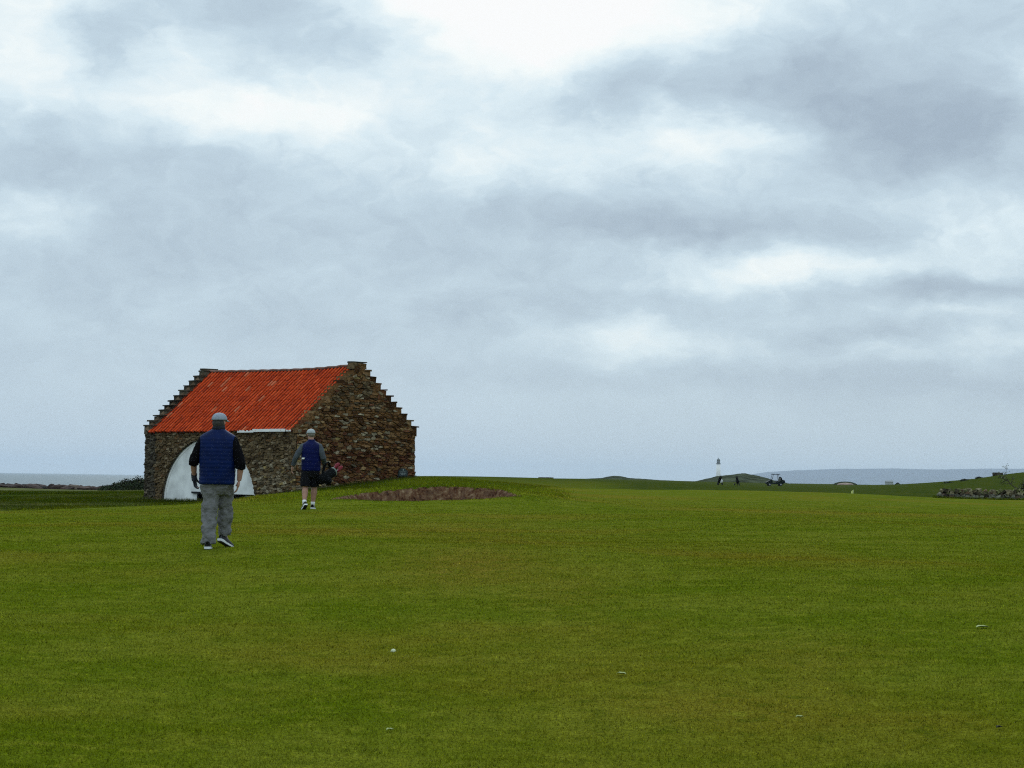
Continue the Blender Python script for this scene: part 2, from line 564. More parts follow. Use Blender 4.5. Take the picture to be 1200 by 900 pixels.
def zones(x, y):
    x = np.asarray(x, float); y = np.asarray(y, float)
    ye = np.maximum(y, 12)
    px = 600 + F * x / ye
    wob = np.zeros_like(x)
    for k, (th, ph, wl, amp) in enumerate(_W[:10]):
        wob += np.sin((x * math.cos(th) + y * math.sin(th)) * 2 * math.pi / wl + ph) / 6.0
    yb = np.interp(px, [-300, 0, 100, 190, 230, 300, 360, 420, 520, 610, 640, 740, 1000, 1100, 1300],
                   [60, 64, 68, 72, 73, 76, 74, 66, 64.5, 64.5, 96, 126, 126, 108, 108])
    def ss(v, a, b):
        tt = np.clip((v - a) / (b - a), 0, 1); return tt * tt * (3 - 2 * tt)
    wd = 0.03
    rough = ss(y / yb + 0.05 * wob, 1 - wd, 1 + wd)
    mid = ss(px, 420, 480) * (1 - ss(px, 690, 760))
    rough = rough * (1 - 0.55 * mid * (1 - ss(y, 150, 300)))
    dipn = (1 - ss(px, 190, 260)) * ss(px, -100, 150)
    bank = ss(px, 270, 360) * (1 - ss(px, 600, 680)) * ss(y, 55, 61) * (1 - ss(y, 84, 100))
    dry = (1 - ss(px, 175, 200)) * ss(y, 118, 128) * (1 - ss(y, 200, 320)) * (0.45 + 0.35 * wob)
    dry = np.clip(dry, 0, 0.85)
    left = (1 - ss(px, 120, 200)) * ss(y, 58, 66) * (1 - ss(y, 85, 100))
    dry = np.maximum(dry, np.clip(left * (wob * 0.8), 0, 0.25))
    far = ss(y, 240, 420) * ss(px, 400, 500) * (1 - ss(px, 1060, 1120))
    dry = np.maximum(dry, 0.06 * far)
    del dipn
    worn = np.zeros_like(x)
    for wx, wy, ax_, ay_, k in ((-0.45, 26, .9, 3.0, .8), (-.1, 33, 1.2, 4, .7), (-1.0, 40, 1.6, 6, .6), (.5, 22, .6, 2, .4), (2.2, 17.5, .7, 1.2, .35), (-3.0, 36, 1.2, 3, .5), (3.4, 30, 1.4, 3, .3)):
        worn = np.maximum(worn, k * np.exp(-((x - wx) / ax_) ** 2 - ((y - wy) / ay_) ** 2))
    return np.stack([np.clip(rough, 0, 1), dry, np.clip(bank, 0, 1), worn * (0.75 + 0.4 * wob)], -1).astype(np.float32)


def grid_sheet():
    ys = [np.linspace(-8, 11, 14), np.arange(12, 50, 0.28), np.arange(50, 72, 0.13), np.arange(72, 100, 0.28)]
    ys.append(100 * 1.016 ** np.arange(0, 88))
    ys.append(ys[-1][-1] * 1.035 ** np.arange(1, 90))
    ys = np.concatenate(ys)
    nx = 620
    s = np.linspace(-1, 1, nx)
    X = s[None, :] * (0.42 * np.maximum(ys, 0) + 10)[:, None]
    Y = np.repeat(ys[:, None], nx, 1)
    Z = ground_z(X.ravel(), Y.ravel())
    V = np.stack([X.ravel(), Y.ravel(), Z], 1).astype(np.float32)
    ny = len(ys)
    i = np.arange(ny - 1)[:, None] * nx + np.arange(nx - 1)[None, :]
    Fc = np.stack([i, i + 1, i + nx + 1, i + nx], -1).reshape(-1, 4).astype(np.int32)
    me = bpy.data.meshes.new('ground')
    me.vertices.add(len(V)); me.vertices.foreach_set('co', V.ravel())
    me.loops.add(Fc.size); me.loops.foreach_set('vertex_index', Fc.ravel())
    me.polygons.add(len(Fc))
    me.polygons.foreach_set('loop_start', np.arange(0, Fc.size, 4, dtype=np.int32))
    me.polygons.foreach_set('loop_total', np.full(len(Fc), 4, dtype=np.int32))
    me.polygons.foreach_set('use_smooth', np.ones(len(Fc), dtype=bool))
    me.update(calc_edges=True)
    at = me.color_attributes.new('zone', 'FLOAT_COLOR', 'POINT')
    at.data.foreach_set('color', zones(X.ravel(), Y.ravel()).ravel())
    me.materials.append(M_turf)
    o = bpy.data.objects.new('ground', me); COL.objects.link(o)
    tag(o, 'olive green golf fairway with darker rough rising to the horizon', 'ground', kind='structure')
    return o


ground = grid_sheet()


def blades(name, label, specs):
    """grass: one mesh of single-triangle blades"""
    Vs, Zn, Tn = [], [], []
    for (n, y0, y1, pxa, pxb, h, wd, only_rough) in specs:
        u = RNG.random(n)
        if only_rough:
            y = np.sqrt(y0 ** 2 + (y1 ** 2 - y0 ** 2) * u)
        else:           # thick near the camera, thinning smoothly with distance
            y = (y0 ** -.2 + (y1 ** -.2 - y0 ** -.2) * u) ** -5
        px = RNG.uniform(pxa, pxb, n)
        x = (px - 600) / F * y
        if not only_rough:      # the sward runs on well past both sides of the view
            half = 0.258 * y + 2.8
            x = RNG.uniform(-1, 1, n) * half
        ok = bunker_r(x, y) > 0.98
        if not only_rough:
            ok &= RNG.random(n) < (half / y) / (0.258 + 2.8 / y0)
        grow = np.ones(n) if only_rough else (y / y0) ** 1.1
        if not only_rough:      # the sward thins out into the plain sheet
            ok &= RNG.random(n) < np.clip((y1 - y) / 45.0, 0, 1)
        zc = zones(x, y)
        if only_rough:
            ok &= RNG.random(n) < np.maximum(zc[:, 0], zc[:, 2])
            # keep the blades out of the building
            ok &= ~in_barn(x, y)
        if name == 'rough_grass' and y0 > 104 and pxa > 1000:
            ok |= (y < 106)
            zc[:, 0] = 0.85
        x, y, zc, grow = x[ok], y[ok], zc[ok], grow[ok]
        n2_ = len(x)
        z = ground_base(x, y) - 0.004
        a = RNG.uniform(0, math.pi, n2_)
        hh = h * RNG.uniform(0.55, 1.25, n2_)
        ww = wd * RNG.uniform(0.6, 1.2, n2_) * 0.5 * grow
        lx = RNG.normal(0, 0.6, n2_) * hh; ly = RNG.normal(0, 0.6, n2_) * hh
        b = np.stack([x, y, z], 1)
        dv = np.stack([np.cos(a) * ww, np.sin(a) * ww, np.zeros(n2_)], 1)
        tip = b + np.stack([lx, ly, hh], 1)
        Vs.append(np.stack([b - dv, b + dv, tip], 1).reshape(-1, 3))
        Zn.append(np.repeat(zc, 3, 0))
        tn = np.clip(np.exp(RNG.normal(-0.08, 0.42, n2_)) - 1.0, -0.62, 1.6)
        Tn.append(np.stack([tn - 0.05, tn - 0.05, tn + 0.28], 1).ravel())
    V = np.concatenate(Vs).astype(np.float32); Zc = np.concatenate(Zn); Tn = np.concatenate(Tn).astype(np.float32)
    nt_ = len(V) // 3
    me = bpy.data.meshes.new(name)
    me.vertices.add(len(V)); me.vertices.foreach_set('co', V.ravel())
    me.loops.add(len(V)); me.loops.foreach_set('vertex_index', np.arange(len(V), dtype=np.int32))
    me.polygons.add(nt_)
    me.polygons.foreach_set('loop_start', np.arange(0, len(V), 3, dtype=np.int32))
    me.polygons.foreach_set('loop_total', np.full(nt_, 3, dtype=np.int32))
    me.update(calc_edges=True)
    at = me.color_attributes.new('zone', 'FLOAT_COLOR', 'POINT'); at.data.foreach_set('color', Zc.astype(np.float32).ravel())
    at2 = me.attributes.new('blade', 'FLOAT', 'POINT'); at2.data.foreach_set('value', Tn)
    me.materials.append(M_blade)
    o = bpy.data.objects.new(name, me); COL.objects.link(o)
    tag(o, label, 'grass', kind='stuff')
    return o


# ------------------------------------------------------------------ sea and far shore
SEA = EYE - 6.0


def make_sea():
    m, t, b = mat_new('sea water')
    geo = t.n('ShaderNodeNewGeometry')
    mp = t.n('ShaderNodeMapping'); t.link(geo.outputs['Position'], mp.inputs[0]); mp.inputs['Scale'].default_value = (0.5, 1.0, 1)
    nz = t.noise(mp.outputs[0], 0.02, 5, 0.6)
    t.link(t.mix(t.mapr(nz.outputs[0], 0.35, 0.65), (0.045, 0.095, 0.115, 1), (0.08, 0.13, 0.15, 1)), b.inputs['Base Color'])
    b.inputs['Roughness'].default_value = 0.5; b.inputs['Specular IOR Level'].default_value = 0.22
    nb = t.noise(mp.outputs[0], 0.25, 5, 0.65)
    bp = t.n('ShaderNodeBump'); bp.inputs['Strength'].default_value = 0.8; bp.inputs['Distance'].default_value = 1.2
    t.link(nb.outputs[0], bp.inputs['Height']); t.link(bp.outputs[0], b.inputs['Normal'])
    mb = MB()
    n = 24
    for i in range(n):
        for j in range(n):
            x0, x1 = -24000 + 48000 * i / n, -24000 + 48000 * (i + 1) / n
            y0, y1 = 150 + 37850 * j / n, 150 + 37850 * (j + 1) / n
            mb.add([(x0, y0, SEA), (x1, y0, SEA), (x1, y1, SEA), (x0, y1, SEA)], [(0, 1, 2, 3)])
    return tag(mb.build('sea', m), 'grey blue sea behind the rocks, left of the stone barn', 'sea', kind='structure')


make_sea()


def ridge_mesh(name, mat, px0, px1, Y, prof, depth, n=160, base=None, rough=0.06, label='', cat='hill', seed=0, py_base=None):
    """a hill with real depth: its crest follows a height profile, flanks fall to both sides"""
    xs = np.linspace(px0, px1, n)
    mb = MB()
    m = 9
    vs, fs = [], []
    for i, px in enumerate(xs):
        py = np.interp(px, [q[0] for q in prof], [q[1] for q in prof])
        top = P(px, py, Y)
        for j in range(m):
            t_ = j / (m - 1) * 2 - 1
            k = (1 - abs(t_) ** 1.4)
            zb = base if base is not None else top.z - 5
            nzv = mnoise.noise(Vector((px * 0.05 + seed, t_ * 2.3, seed))) + 0.5 * mnoise.noise(Vector((px * 0.17 + seed, t_ * 5, seed)))
            z = zb + (top.z - zb) * k * (1 + rough * nzv * (1 if j != m // 2 else 0.35))
            y = Y + t_ * depth / 2
            vs.append((top.x * (y / Y), y, z))
    for i in range(n - 1):
        for j in range(m - 1):
            a = i * m + j
            fs.append((a, a + m, a + m + 1, a + 1))
    mb.add(vs, fs)
    o = mb.build(name, mat, smooth=True)
    return tag(o, label, cat, kind='structure')


M_hill = simple('far hill fields', (0.028, 0.036, 0.062), 1.0, 0.35, 0.004, 0.0)
ridge_mesh('distant_hills', M_hill, 865, 1420, 31000, [(865, 566), (880, 556), (900, 553), (935, 551), (980, 549.5), (1050, 549), (1100, 550.2), (1150, 549.2), (1200, 549.2), (1300, 550), (1420, 552)],
           6000, base=SEA - 2, rough=0.03, label='low blue grey hills across the bay, along the right horizon', seed=3)
M_heath = simple('dark heath', (0.05, 0.058, 0.035), 1.0, 0.5, 0.25, 0.0, 0.6, 1.2)
ridge_mesh('heath_mound', M_heath, 800, 930, 620, [(800, 565.5), (818, 563.2), (832, 560.4), (840, 558), (852, 556.6), (858, 556.2), (862, 555.6), (869, 554.6), (878, 555.6), (890, 557.5), (900, 560.5), (908, 563.5), (930, 567.5)],
           90, base=EYE - 2.0, rough=0.14, label='dark heathy mound below the white lighthouse', seed=9)
ridge_mesh('grassy_knoll', M_heath, 660, 790, 560, [(660, 562.5), (690, 561), (705, 560), (714, 558), (720, 557.4), (728, 558.2), (736, 560), (752, 561), (790, 563.5)],
           60, base=EYE - 1.6, rough=0.12, label='small pointed grassy knoll on the middle of the horizon', seed=5)

# ------------------------------------------------------------------ stone barn
D0 = 80.0
YAW, BL, BW, ZE, ZR = 0.850, 9.82, 5.31, 1.65 + EYE, 4.04 + EYE
FR = Vector((-7.53, D0, 0))
dL = Vector((-math.cos(YAW), math.sin(YAW), 0))      # along the front wall, towards the left end
dW = Vector((math.sin(YAW), math.cos(YAW), 0))       # along the gable, away from the camera
UPV = Vector((0, 0, 1))
BZ = EYE - 1.5                                        # wall foot, below the turf
barn_c = FR + dL * BL / 2 + dW * BW / 2
barn = empty('stone_barn', (barn_c.x, barn_c.y, BZ))
tag(barn, 'old rubble stone barn with stepped gables, red pantile roof and white filled arch', 'barn')
BO = Vector((barn_c.x, barn_c.y, BZ))


def in_barn(x, y):
    rx, ry = x - FR.x, y - FR.y
    l = rx * dL.x + ry * dL.y; q = rx * dW.x + ry * dW.y
    return (l > -0.05) & (l < BL + 0.05) & (q > -0.05) & (q < BW + 0.05)


def wall_uv(px, py, org, ax, nrm):
    """where a photo ray meets a wall plane: (distance along wall, z)"""
    c0 = Vector((0, 0, EYE)); d = (P(px, py, 10) - c0)
    k = (org - c0).dot(nrm) / d.dot(nrm)
    h = c0 + d * k
    return (h - org).dot(ax), h.z


def clip_poly(poly, n, d):
    out = []
    for i in range(len(poly)):
        a, b = poly[i], poly[(i + 1) % len(poly)]
        da, db = a[0] * n[0] + a[1] * n[1] - d, b[0] * n[0] + b[1] * n[1] - d
        if da <= 0:
            out.append(a)
        if (da < 0 < db) or (db < 0 < da):
            t_ = da / (da - db)
            out.append((a[0] + (b[0] - a[0]) * t_, a[1] + (b[1] - a[1]) * t_))
    return out


def rubble(mb, org, ax, out, region, w_, h_, pal, hole=None, depth=0.05, gap=0.09, seed=1):
    """random rubble masonry: each stone its own faceted block, fitted like a puzzle into the region (convex, wall coordinates)"""
    rnd = random.Random(seed)
    us = [p[0] for p in region]; vs_ = [p[1] for p in region]
    u0, u1, v0, v1 = min(us), max(us), min(vs_), max(vs_)
    rows = int((v1 - v0) / h_) + 3
    pts = {}
    for r_ in range(-1, rows):
        n_ = int((u1 - u0) / w_) + 3
        off = rnd.random()
        for k in range(-1, n_):
            if rnd.random() < 0.13:
                continue
            pts[(r_, k)] = (u0 / w_ + k + off + rnd.uniform(-.42, .42), v0 / h_ + r_ + rnd.uniform(-.36, .36))
    reg = [(p[0] / w_, p[1] / h_) for p in region]
    area = sum(reg[i][0] * reg[(i + 1) % len(reg)][1] - reg[(i + 1) % len(reg)][0] * reg[i][1] for i in range(len(reg)))
    if area < 0:
        reg.reverse()
    for (r_, k), (sx, sy) in pts.items():
        poly = [(sx - 2, sy - 2), (sx + 2, sy - 2), (sx + 2, sy + 2), (sx - 2, sy + 2)]
        for dr in (-2, -1, 0, 1, 2):
            for dk in (-3, -2, -1, 0, 1, 2, 3):
                q = pts.get((r_ + dr, k + dk))
                if q is None or (dr == 0 and dk == 0):
                    continue
                n = (q[0] - sx, q[1] - sy)
                d = n[0] * (q[0] + sx) / 2 + n[1] * (q[1] + sy) / 2
                poly = clip_poly(poly, n, d)
                if len(poly) < 3: break
            if len(poly) < 3: break
        for i in range(len(reg)):
            if len(poly) < 3: break
            a, b = reg[i], reg[(i + 1) % len(reg)]
            n = (b[1] - a[1], a[0] - b[0])
            poly = clip_poly(poly, n, n[0] * a[0] + n[1] * a[1])
        if len(poly) < 3: continue
        pr = [(p[0] * w_, p[1] * h_) for p in poly]
        cx = sum(p[0] for p in pr) / len(pr); cy = sum(p[1] for p in pr) / len(pr)
        if hole is not None:
            hu, hv, ha, hb = hole
            q = ((cx - hu) / ha, (cy - hv) / hb)
            ql = math.hypot(*q)
            if cy < hv and abs(q[0]) < 1: continue
            if cy >= hv:
                if ql < 0.93: continue
                n = (-q[0] / ql, -q[1] / ql)
                sc = [((p[0] - hu) / ha, (p[1] - hv) / hb) for p in pr]
                sc = clip_poly(sc, n, -1.0)
                if len(sc) < 3: continue
                pr = [(p[0] * ha + hu, p[1] * hb + hv) for p in sc]
                cx = sum(p[0] for p in pr) / len(pr); cy = sum(p[1] for p in pr) / len(pr)
        ar = abs(sum(pr[i][0] * pr[(i + 1) % len(pr)][1] - pr[(i + 1) % len(pr)][0] * pr[i][1] for i in range(len(pr)))) / 2
        if ar < 0.002: continue
        g = rnd.uniform(gap * 0.5, gap * 1.5)
        hgt = depth * rnd.uniform(0.35, 1.35)
        tilt_u, tilt_v = rnd.uniform(-.25, .25), rnd.uniform(-.25, .25)
        o1, o2, o3 = [], [], []
        for p in pr:
            ja, jb = rnd.uniform(-.012, .012), rnd.uniform(-.012, .012)
            q1 = (cx + (p[0] - cx) * (1 - g * 0.6) + ja, cy + (p[1] - cy) * (1 - g * 0.6) + jb)
            q2 = (cx + (p[0] - cx) * (1 - g - 0.16) + ja * 1.5, cy + (p[1] - cy) * (1 - g - 0.16) + jb)
            o1.append(org + ax * q1[0] + UPV * q1[1] + out * 0.002)
            o2.append(org + ax * q1[0] + UPV * q1[1] + out * (hgt * 0.6))
            hh = hgt * (1 + rnd.uniform(-.15, .15)) + tilt_u * (q2[0] - cx) + tilt_v * (q2[1] - cy)
            o3.append(org + ax * q2[0] + UPV * q2[1] + out * max(hh, 0.01))
        n = len(pr)
        fs = []
        for i in range(n):
            j = (i + 1) % n
            fs.append((i, j, n + j, n + i)); fs.append((n + i, n + j, 2 * n + j, 2 * n + i))
        fs.append(tuple(range(2 * n, 3 * n)))
        mb.add(o1 + o2 + o3, fs, pal(cx, cy, rnd))


def pick(rnd, cols, jit=0.18):
    tot = sum(c[0] for c in cols); r_ = rnd.random() * tot
    for wgt, c in cols:
        r_ -= wgt
        if r_ <= 0: break
    k = 1 + rnd.uniform(-jit, jit)
    return tuple(x * k for x in c)


GREY = [(5, (.140, .097, .050)), (4, (.104, .070, .035)), (2, (.178, .130, .074)), (0.8, (.24, .185, .115)), (1.5, (.066, .043, .022)), (0.8, (.145, .080, .036))]
BROWN = [(5, (.152, .078, .030)), (4, (.116, .057, .021)), (2, (.19, .108, .048)), (.5, (.25, .16, .075)), (2.5, (.060, .029, .012)), (1.2, (.13, .053, .024))]
RED = [(5, (.098, .037, .018)), (4, (.122, .053, .024)), (2, (.054, .022, .011)), (1, (.175, .10, .042)), (1.5, (.13, .070, .030))]
PALE = [(4, (.25, .20, .13)), (3, (.17, .13, .08)), (2, (.32, .27, .18)), (2, (.10, .08, .05)), (1, (.30, .22, .09))]
DARK = [(4, (.07, .058, .04)), (3, (.10, .085, .06)), (1, (.15, .12, .08)), (2, (.045, .036, .026))]

# the front wall (front plane through FR, running to the left), u measured from the right corner
nF = -dW
aL, zl = wall_uv(190, 588, FR, dL, nF)
aR, zr_ = wall_uv(299, 580, FR, dL, nF)
_, ztop = wall_uv(246, 513.5, FR, dL, nF)
_, zfoot = wall_uv(246, 590, FR, dL, nF)
H_U, H_A = (aL + aR) / 2, abs(aL - aR) / 2
H_V = zl; H_B = ztop - zl


def pal_front(u, v, rnd):
    if u > BL - 0.75:
        return pick(rnd, DARK)
    if u < 2.6 and v < EYE + 0.6 and rnd.random() < 0.45:
        return pick(rnd, PALE)
    return pick(rnd, GREY)


def pal_gable(u, v, rnd):
    zr2 = v - EYE
    redness = max(0, 1 - abs((u - 1.55) / 1.0)) * (1 if zr2 < 1.6 else 0.15)
    if u < 2.0 and zr2 < 1.2 and u < 1.2 + 0.4 * rnd.random():
        return pick(rnd, PALE if rnd.random() < 0.6 else BROWN)
    if rnd.random() < redness * 0.8 or (u > 1.3 and zr2 < 0.9 and rnd.random() < 0.5):
        return pick(rnd, RED)
    if rnd.random() < 0.12:
        return pick(rnd, PALE)
    if zr2 > 2.4 and rnd.random() < 0.5:
        return pick(rnd, GREY)
    return pick(rnd, BROWN)


def arch_z(u):
    q = (u - H_U) / H_A
    return H_V + H_B * math.sqrt(max(0, 1 - q * q)) if abs(q) < 1 else BZ


fw_ = MB()
N = 120
us = np.concatenate([np.linspace(0, H_U - H_A, 4), H_U - H_A * np.cos(np.linspace(0, math.pi, N))[1:-1], np.linspace(H_U + H_A, BL, 4)])
for a, b in zip(us[:-1], us[1:]):
    mid_in = abs((a + b) / 2 - H_U) < H_A
    za, zb = (arch_z(a) if mid_in else BZ), (arch_z(b) if mid_in else BZ)
    if mid_in and abs(a - H_U) >= H_A * 0.9999: za = H_V
    if mid_in and abs(b - H_U) >= H_A * 0.9999: zb = H_V
    pa, pb = FR + dL * a, FR + dL * b
    fw_.add([pa + UPV * za, pb + UPV * zb, pb + UPV * ZE, pa + UPV * ZE], [(0, 1, 2, 3)], (.040, .028, .017))
    if mid_in:   # the arch reveal
        fw_.add([pa + UPV * za, pb + UPV * zb, pb + UPV * zb + dW * 0.45, pa + UPV * za + dW * 0.45], [(3, 2, 1, 0)], (.11, .095, .07))
for uu in (H_U - H_A, H_U + H_A):
    pa = FR + dL * uu
    fw_.add([pa + UPV * BZ, pa + UPV * H_V, pa + UPV * H_V + dW * .45, pa + UPV * BZ + dW * .45], [(0, 1, 2, 3)], (.11, .095, .07))
rubble(fw_, FR, dL, nF, [(0, BZ), (BL, BZ), (BL, ZE - 0.01), (0, ZE - 0.01)], 0.20, 0.082, pal_front, (H_U, H_V, H_A * 1.005, H_B * 1.005), seed=3)
front_wall = fw_.build('front_wall', M_stone, barn, BO, colattr=True)
front_wall['label'] = 'grey brown rubble front wall around the white arch'

rw = MB()
rp = FR + dW * BW
rw.add([rp + UPV * BZ, rp + dL * BL + UPV * BZ, rp + dL * BL + UPV * ZE, rp + UPV * ZE], [(3, 2, 1, 0)], (.040, .028, .017))
rubble(rw, rp, dL, dW, [(0, BZ), (BL, BZ), (BL, ZE), (0, ZE)], 0.45, 0.2, lambda u, v, r_: pick(r_, GREY), seed=5)
rw.build('rear_wall', M_stone, barn, BO, colattr=True)

# gables, with crow steps
GT = 0.46


def gable(org, outv, pal, seed, nst1, nst2, label):
    inn = -outv
    mb = MB()
    prof = [(0, BZ), (BW, BZ), (BW, ZE), (BW / 2, ZR), (0, ZE)]
    pts = [org + dW * u + UPV * z for u, z in prof]
    back = [p + inn * GT for p in pts]
    mb.add(pts + back, [(0, 1, 2, 3, 4), (9, 8, 7, 6, 5)] + [(i, i + 5, (i + 1) % 5 + 5, (i + 1) % 5) for i in range(5)], (.040, .028, .017))
    rubble(mb, org, dW, outv, prof, 0.22, 0.082, pal, depth=0.07, gap=0.12, seed=seed)
    wall = mb.build('gable_wall', M_stone, barn, BO, colattr=True)
    wall['label'] = label
    rnd = random.Random(seed + 50)
    for side in (0, 1):
        nst = nst2 if side == 0 else nst1
        rise = (ZR - ZE) / nst; run = (BW / 2) / nst
        for i in range(nst):
            u = run * (i + 0.5)
            z0 = ZE + rise * i
            sb = MB()
            low = side == 0 and nst2 != nst1
            top = z0 + rise * (rnd.uniform(0.50, 0.80) if low else rnd.uniform(0.96, 1.10))
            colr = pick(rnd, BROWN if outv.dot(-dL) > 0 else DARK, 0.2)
            uu = u if side == 0 else BW - u
            wid = run * 1.02 + 0.10
            ctr = org + dW * uu + inn * (GT / 2 - 0.02)
            rot = Matrix.Rotation(math.atan2(dW.y, dW.x) + rnd.uniform(-.03, .03), 3, 'Z') @ Matrix.Rotation(rnd.uniform(-.03, .03), 3, 'Y')
            sb.box(ctr + UPV * ((z0 - 0.12 + top) / 2), (wid, GT + 0.05, top - z0 + 0.12), colr, rot, 0.014)
            oh = rnd.choice((0.02, 0.05, 0.09)) if i < nst * 0.55 else rnd.uniform(0.0, 0.03)
            sgn = -1 if side == 0 else 1
            if low:
                sb.build('crow_step', M_stone, wall, BO, colattr=True)
                continue
            sb.box(ctr + dW * (sgn * oh) + UPV * (top + 0.022), (wid + 0.02, GT + 0.10, 0.05), tuple(c * 0.7 for c in colr), rot, 0.010)
            sb.build('crow_step', M_stone, wall, BO, colattr=True)
    # apex stone
    sb = MB()
    rot = Matrix.Rotation(math.atan2(dW.y, dW.x), 3, 'Z')
    sb.box(org + dW * (BW / 2 + .06) + inn * (GT * .36 - 0.02) + UPV * (ZR - 0.03), (0.60, GT * .72, 0.22), pick(rnd, GREY, .1), rot, 0.02)
    sb.box(org + dW * (BW / 2 + .07) + inn * (GT * .36 - 0.02) + UPV * (ZR + 0.10), (0.62, GT * .76, 0.05), (.06, .055, .04), rot, 0.012)
    sb.build('apex_stone', M_stone, wall, BO, colattr=True)
    return wall


gable(FR, -dL, pal_gable, 21, 11, 19, 'brown and reddish rubble gable facing the fairway')
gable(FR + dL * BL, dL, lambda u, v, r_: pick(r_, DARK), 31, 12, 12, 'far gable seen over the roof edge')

# pantile roof: two slopes in S-shaped tiles
SAG = 0.13
R0, R1 = 0.16, BL - 0.36


def roof_pt(l, k, side):
    """l along ridge from the right gable, k 0 eave .. 1 ridge"""
    ov = 0.10
    q = -ov + (BW / 2 + ov) * k
    tt = (l - R0) / (R1 - R0)
    rise_ = (ZR - 0.02 - ZE) * (q / (BW / 2))
    z = ZE + 0.035 + rise_ - SAG * math.sin(math.pi * min(max(tt, 0), 1)) ** 1.0 * max(k, 0) - 0.03 * math.sin(2 * math.pi * tt + 1) * k
    off = q if side == 0 else BW - q
    return FR + dL * l + dW * off + UPV * z


sl = math.hypot(BW / 2, ZR - ZE)
nrm_f = (UPV * (BW / 2) - dW * (ZR - ZE)).normalized()
nrm_b = (UPV * (BW / 2) + dW * (ZR - ZE)).normalized()
TILES, ROWS, SUB = 42, 12, 10
rnd = random.Random(77)
for side in (0, 1):
    mb = MB()
    nn = nrm_f if side == 0 else nrm_b
    for r_ in range(ROWS):
        for c_ in range(TILES):
            col = pick(rnd, [(6, (.54, .058, .012)), (4, (.48, .050, .010)), (2, (.60, .075, .018)), (1, (.40, .040, .010)), (.4, (.58, .14, .06))], .07)
            jl = rnd.uniform(-.006, .006); jh = rnd.uniform(-.006, .008)
            k0, k1 = r_ / ROWS - (0.016 if r_ else 0), (r_ + 1) / ROWS
            vs, fs, cc = [], [], []
            channel_shade = rnd.uniform(.12, .34)
            for e, (k, lift) in enumerate(((k0 + jl, 0.0), (k0 + jl, 0.014 + jh), ((k0 + k1) / 2, 0.010 + jh), (k1, 0.004))):
                for s_ in range(SUB + 1):
                    q = s_ / SUB
                    # S profile: a shallow channel, then a round roll
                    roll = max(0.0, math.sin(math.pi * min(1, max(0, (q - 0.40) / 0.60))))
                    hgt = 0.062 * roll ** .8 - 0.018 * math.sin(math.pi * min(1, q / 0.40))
                    # groove shade is put into the channel's vertex colour, the roll keeps full colour
                    kk = channel_shade + (1 - channel_shade) * min(1, roll * 1.5)
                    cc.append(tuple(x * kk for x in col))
                    l = R0 + (R1 - R0) * (c_ + q) / TILES
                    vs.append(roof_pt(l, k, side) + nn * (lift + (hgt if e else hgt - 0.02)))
            for e in range(3):
                for s_ in range(SUB):
                    a = e * (SUB + 1) + s_
                    f_ = (a, a + SUB + 1, a + SUB + 2, a + 1)
                    fs.append(f_ if side == 0 else f_[::-1])
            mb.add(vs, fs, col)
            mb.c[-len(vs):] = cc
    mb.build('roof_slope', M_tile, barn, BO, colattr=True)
mb = MB()
pts = []
nseg = 40
for i in range(nseg + 1):
    l = R0 - 0.05 + (R1 - R0 + 0.1) * i / nseg
    pts.append(roof_pt(l, 1.0, 0) + UPV * (0.02 + 0.012 * math.sin(i * 2.1)))
mb.tube(pts, [(0.06, 0.11)] * len(pts), n=12, ref=UPV)
mb.build('ridge', M_ridge, barn, BO, smooth=True)

# mortar fillet along the left gable, white gutter boards, arch filling
mb = MB()
for i in range(16):
    k0, k1 = i / 16, (i + 1) / 16
    a0, a1 = roof_pt(R1 - 0.03, k0, 0), roof_pt(R1 - 0.03, k1, 0)
    jj = random.uniform(0, .02)
    mb.add([a0 + nrm_f * .06, a1 + nrm_f * .06, a1 + nrm_f * (.17 + jj) + dL * .10, a0 + nrm_f * (.17 + jj) + dL * .10], [(0, 1, 2, 3)])
    mb.add([a0 + nrm_f * (.17 + jj) + dL * .10, a1 + nrm_f * (.17 + jj) + dL * .10, a1 + dL * .12 - nrm_f * .1, a0 + dL * .12 - nrm_f * .1], [(0, 1, 2, 3)])
mb.build('verge_fillet', M_mortar, barn, BO)


def board(name, px0, px1, z0, z1, mat, out0=0.06, thick=0.03):
    a0, _ = wall_uv(px0, 505, FR, dL, nF); a1, _ = wall_uv(px1, 505, FR, dL, nF)
    mbb = MB()
    rot = Matrix.Rotation(math.atan2(dL.y, dL.x), 3, 'Z')
    mbb.box(FR + dL * ((a0 + a1) / 2) + nF * (out0 + thick / 2) + UPV * ((z0 + z1) / 2), (abs(a1 - a0), thick, z1 - z0), None, rot)
    return mbb.build(name, mat, barn, BO)


board('gutter_board', 300, 338, ZE - 0.065, ZE + 0.035, M_whitetrim, 0.13)
board('gutter_board', 281.5, 300.5, ZE - 0.085, ZE - 0.005, M_whitetrim, 0.10)
board('gutter_board', 339, 344, ZE - 0.06, ZE + 0.0, M_whitetrim, 0.11)

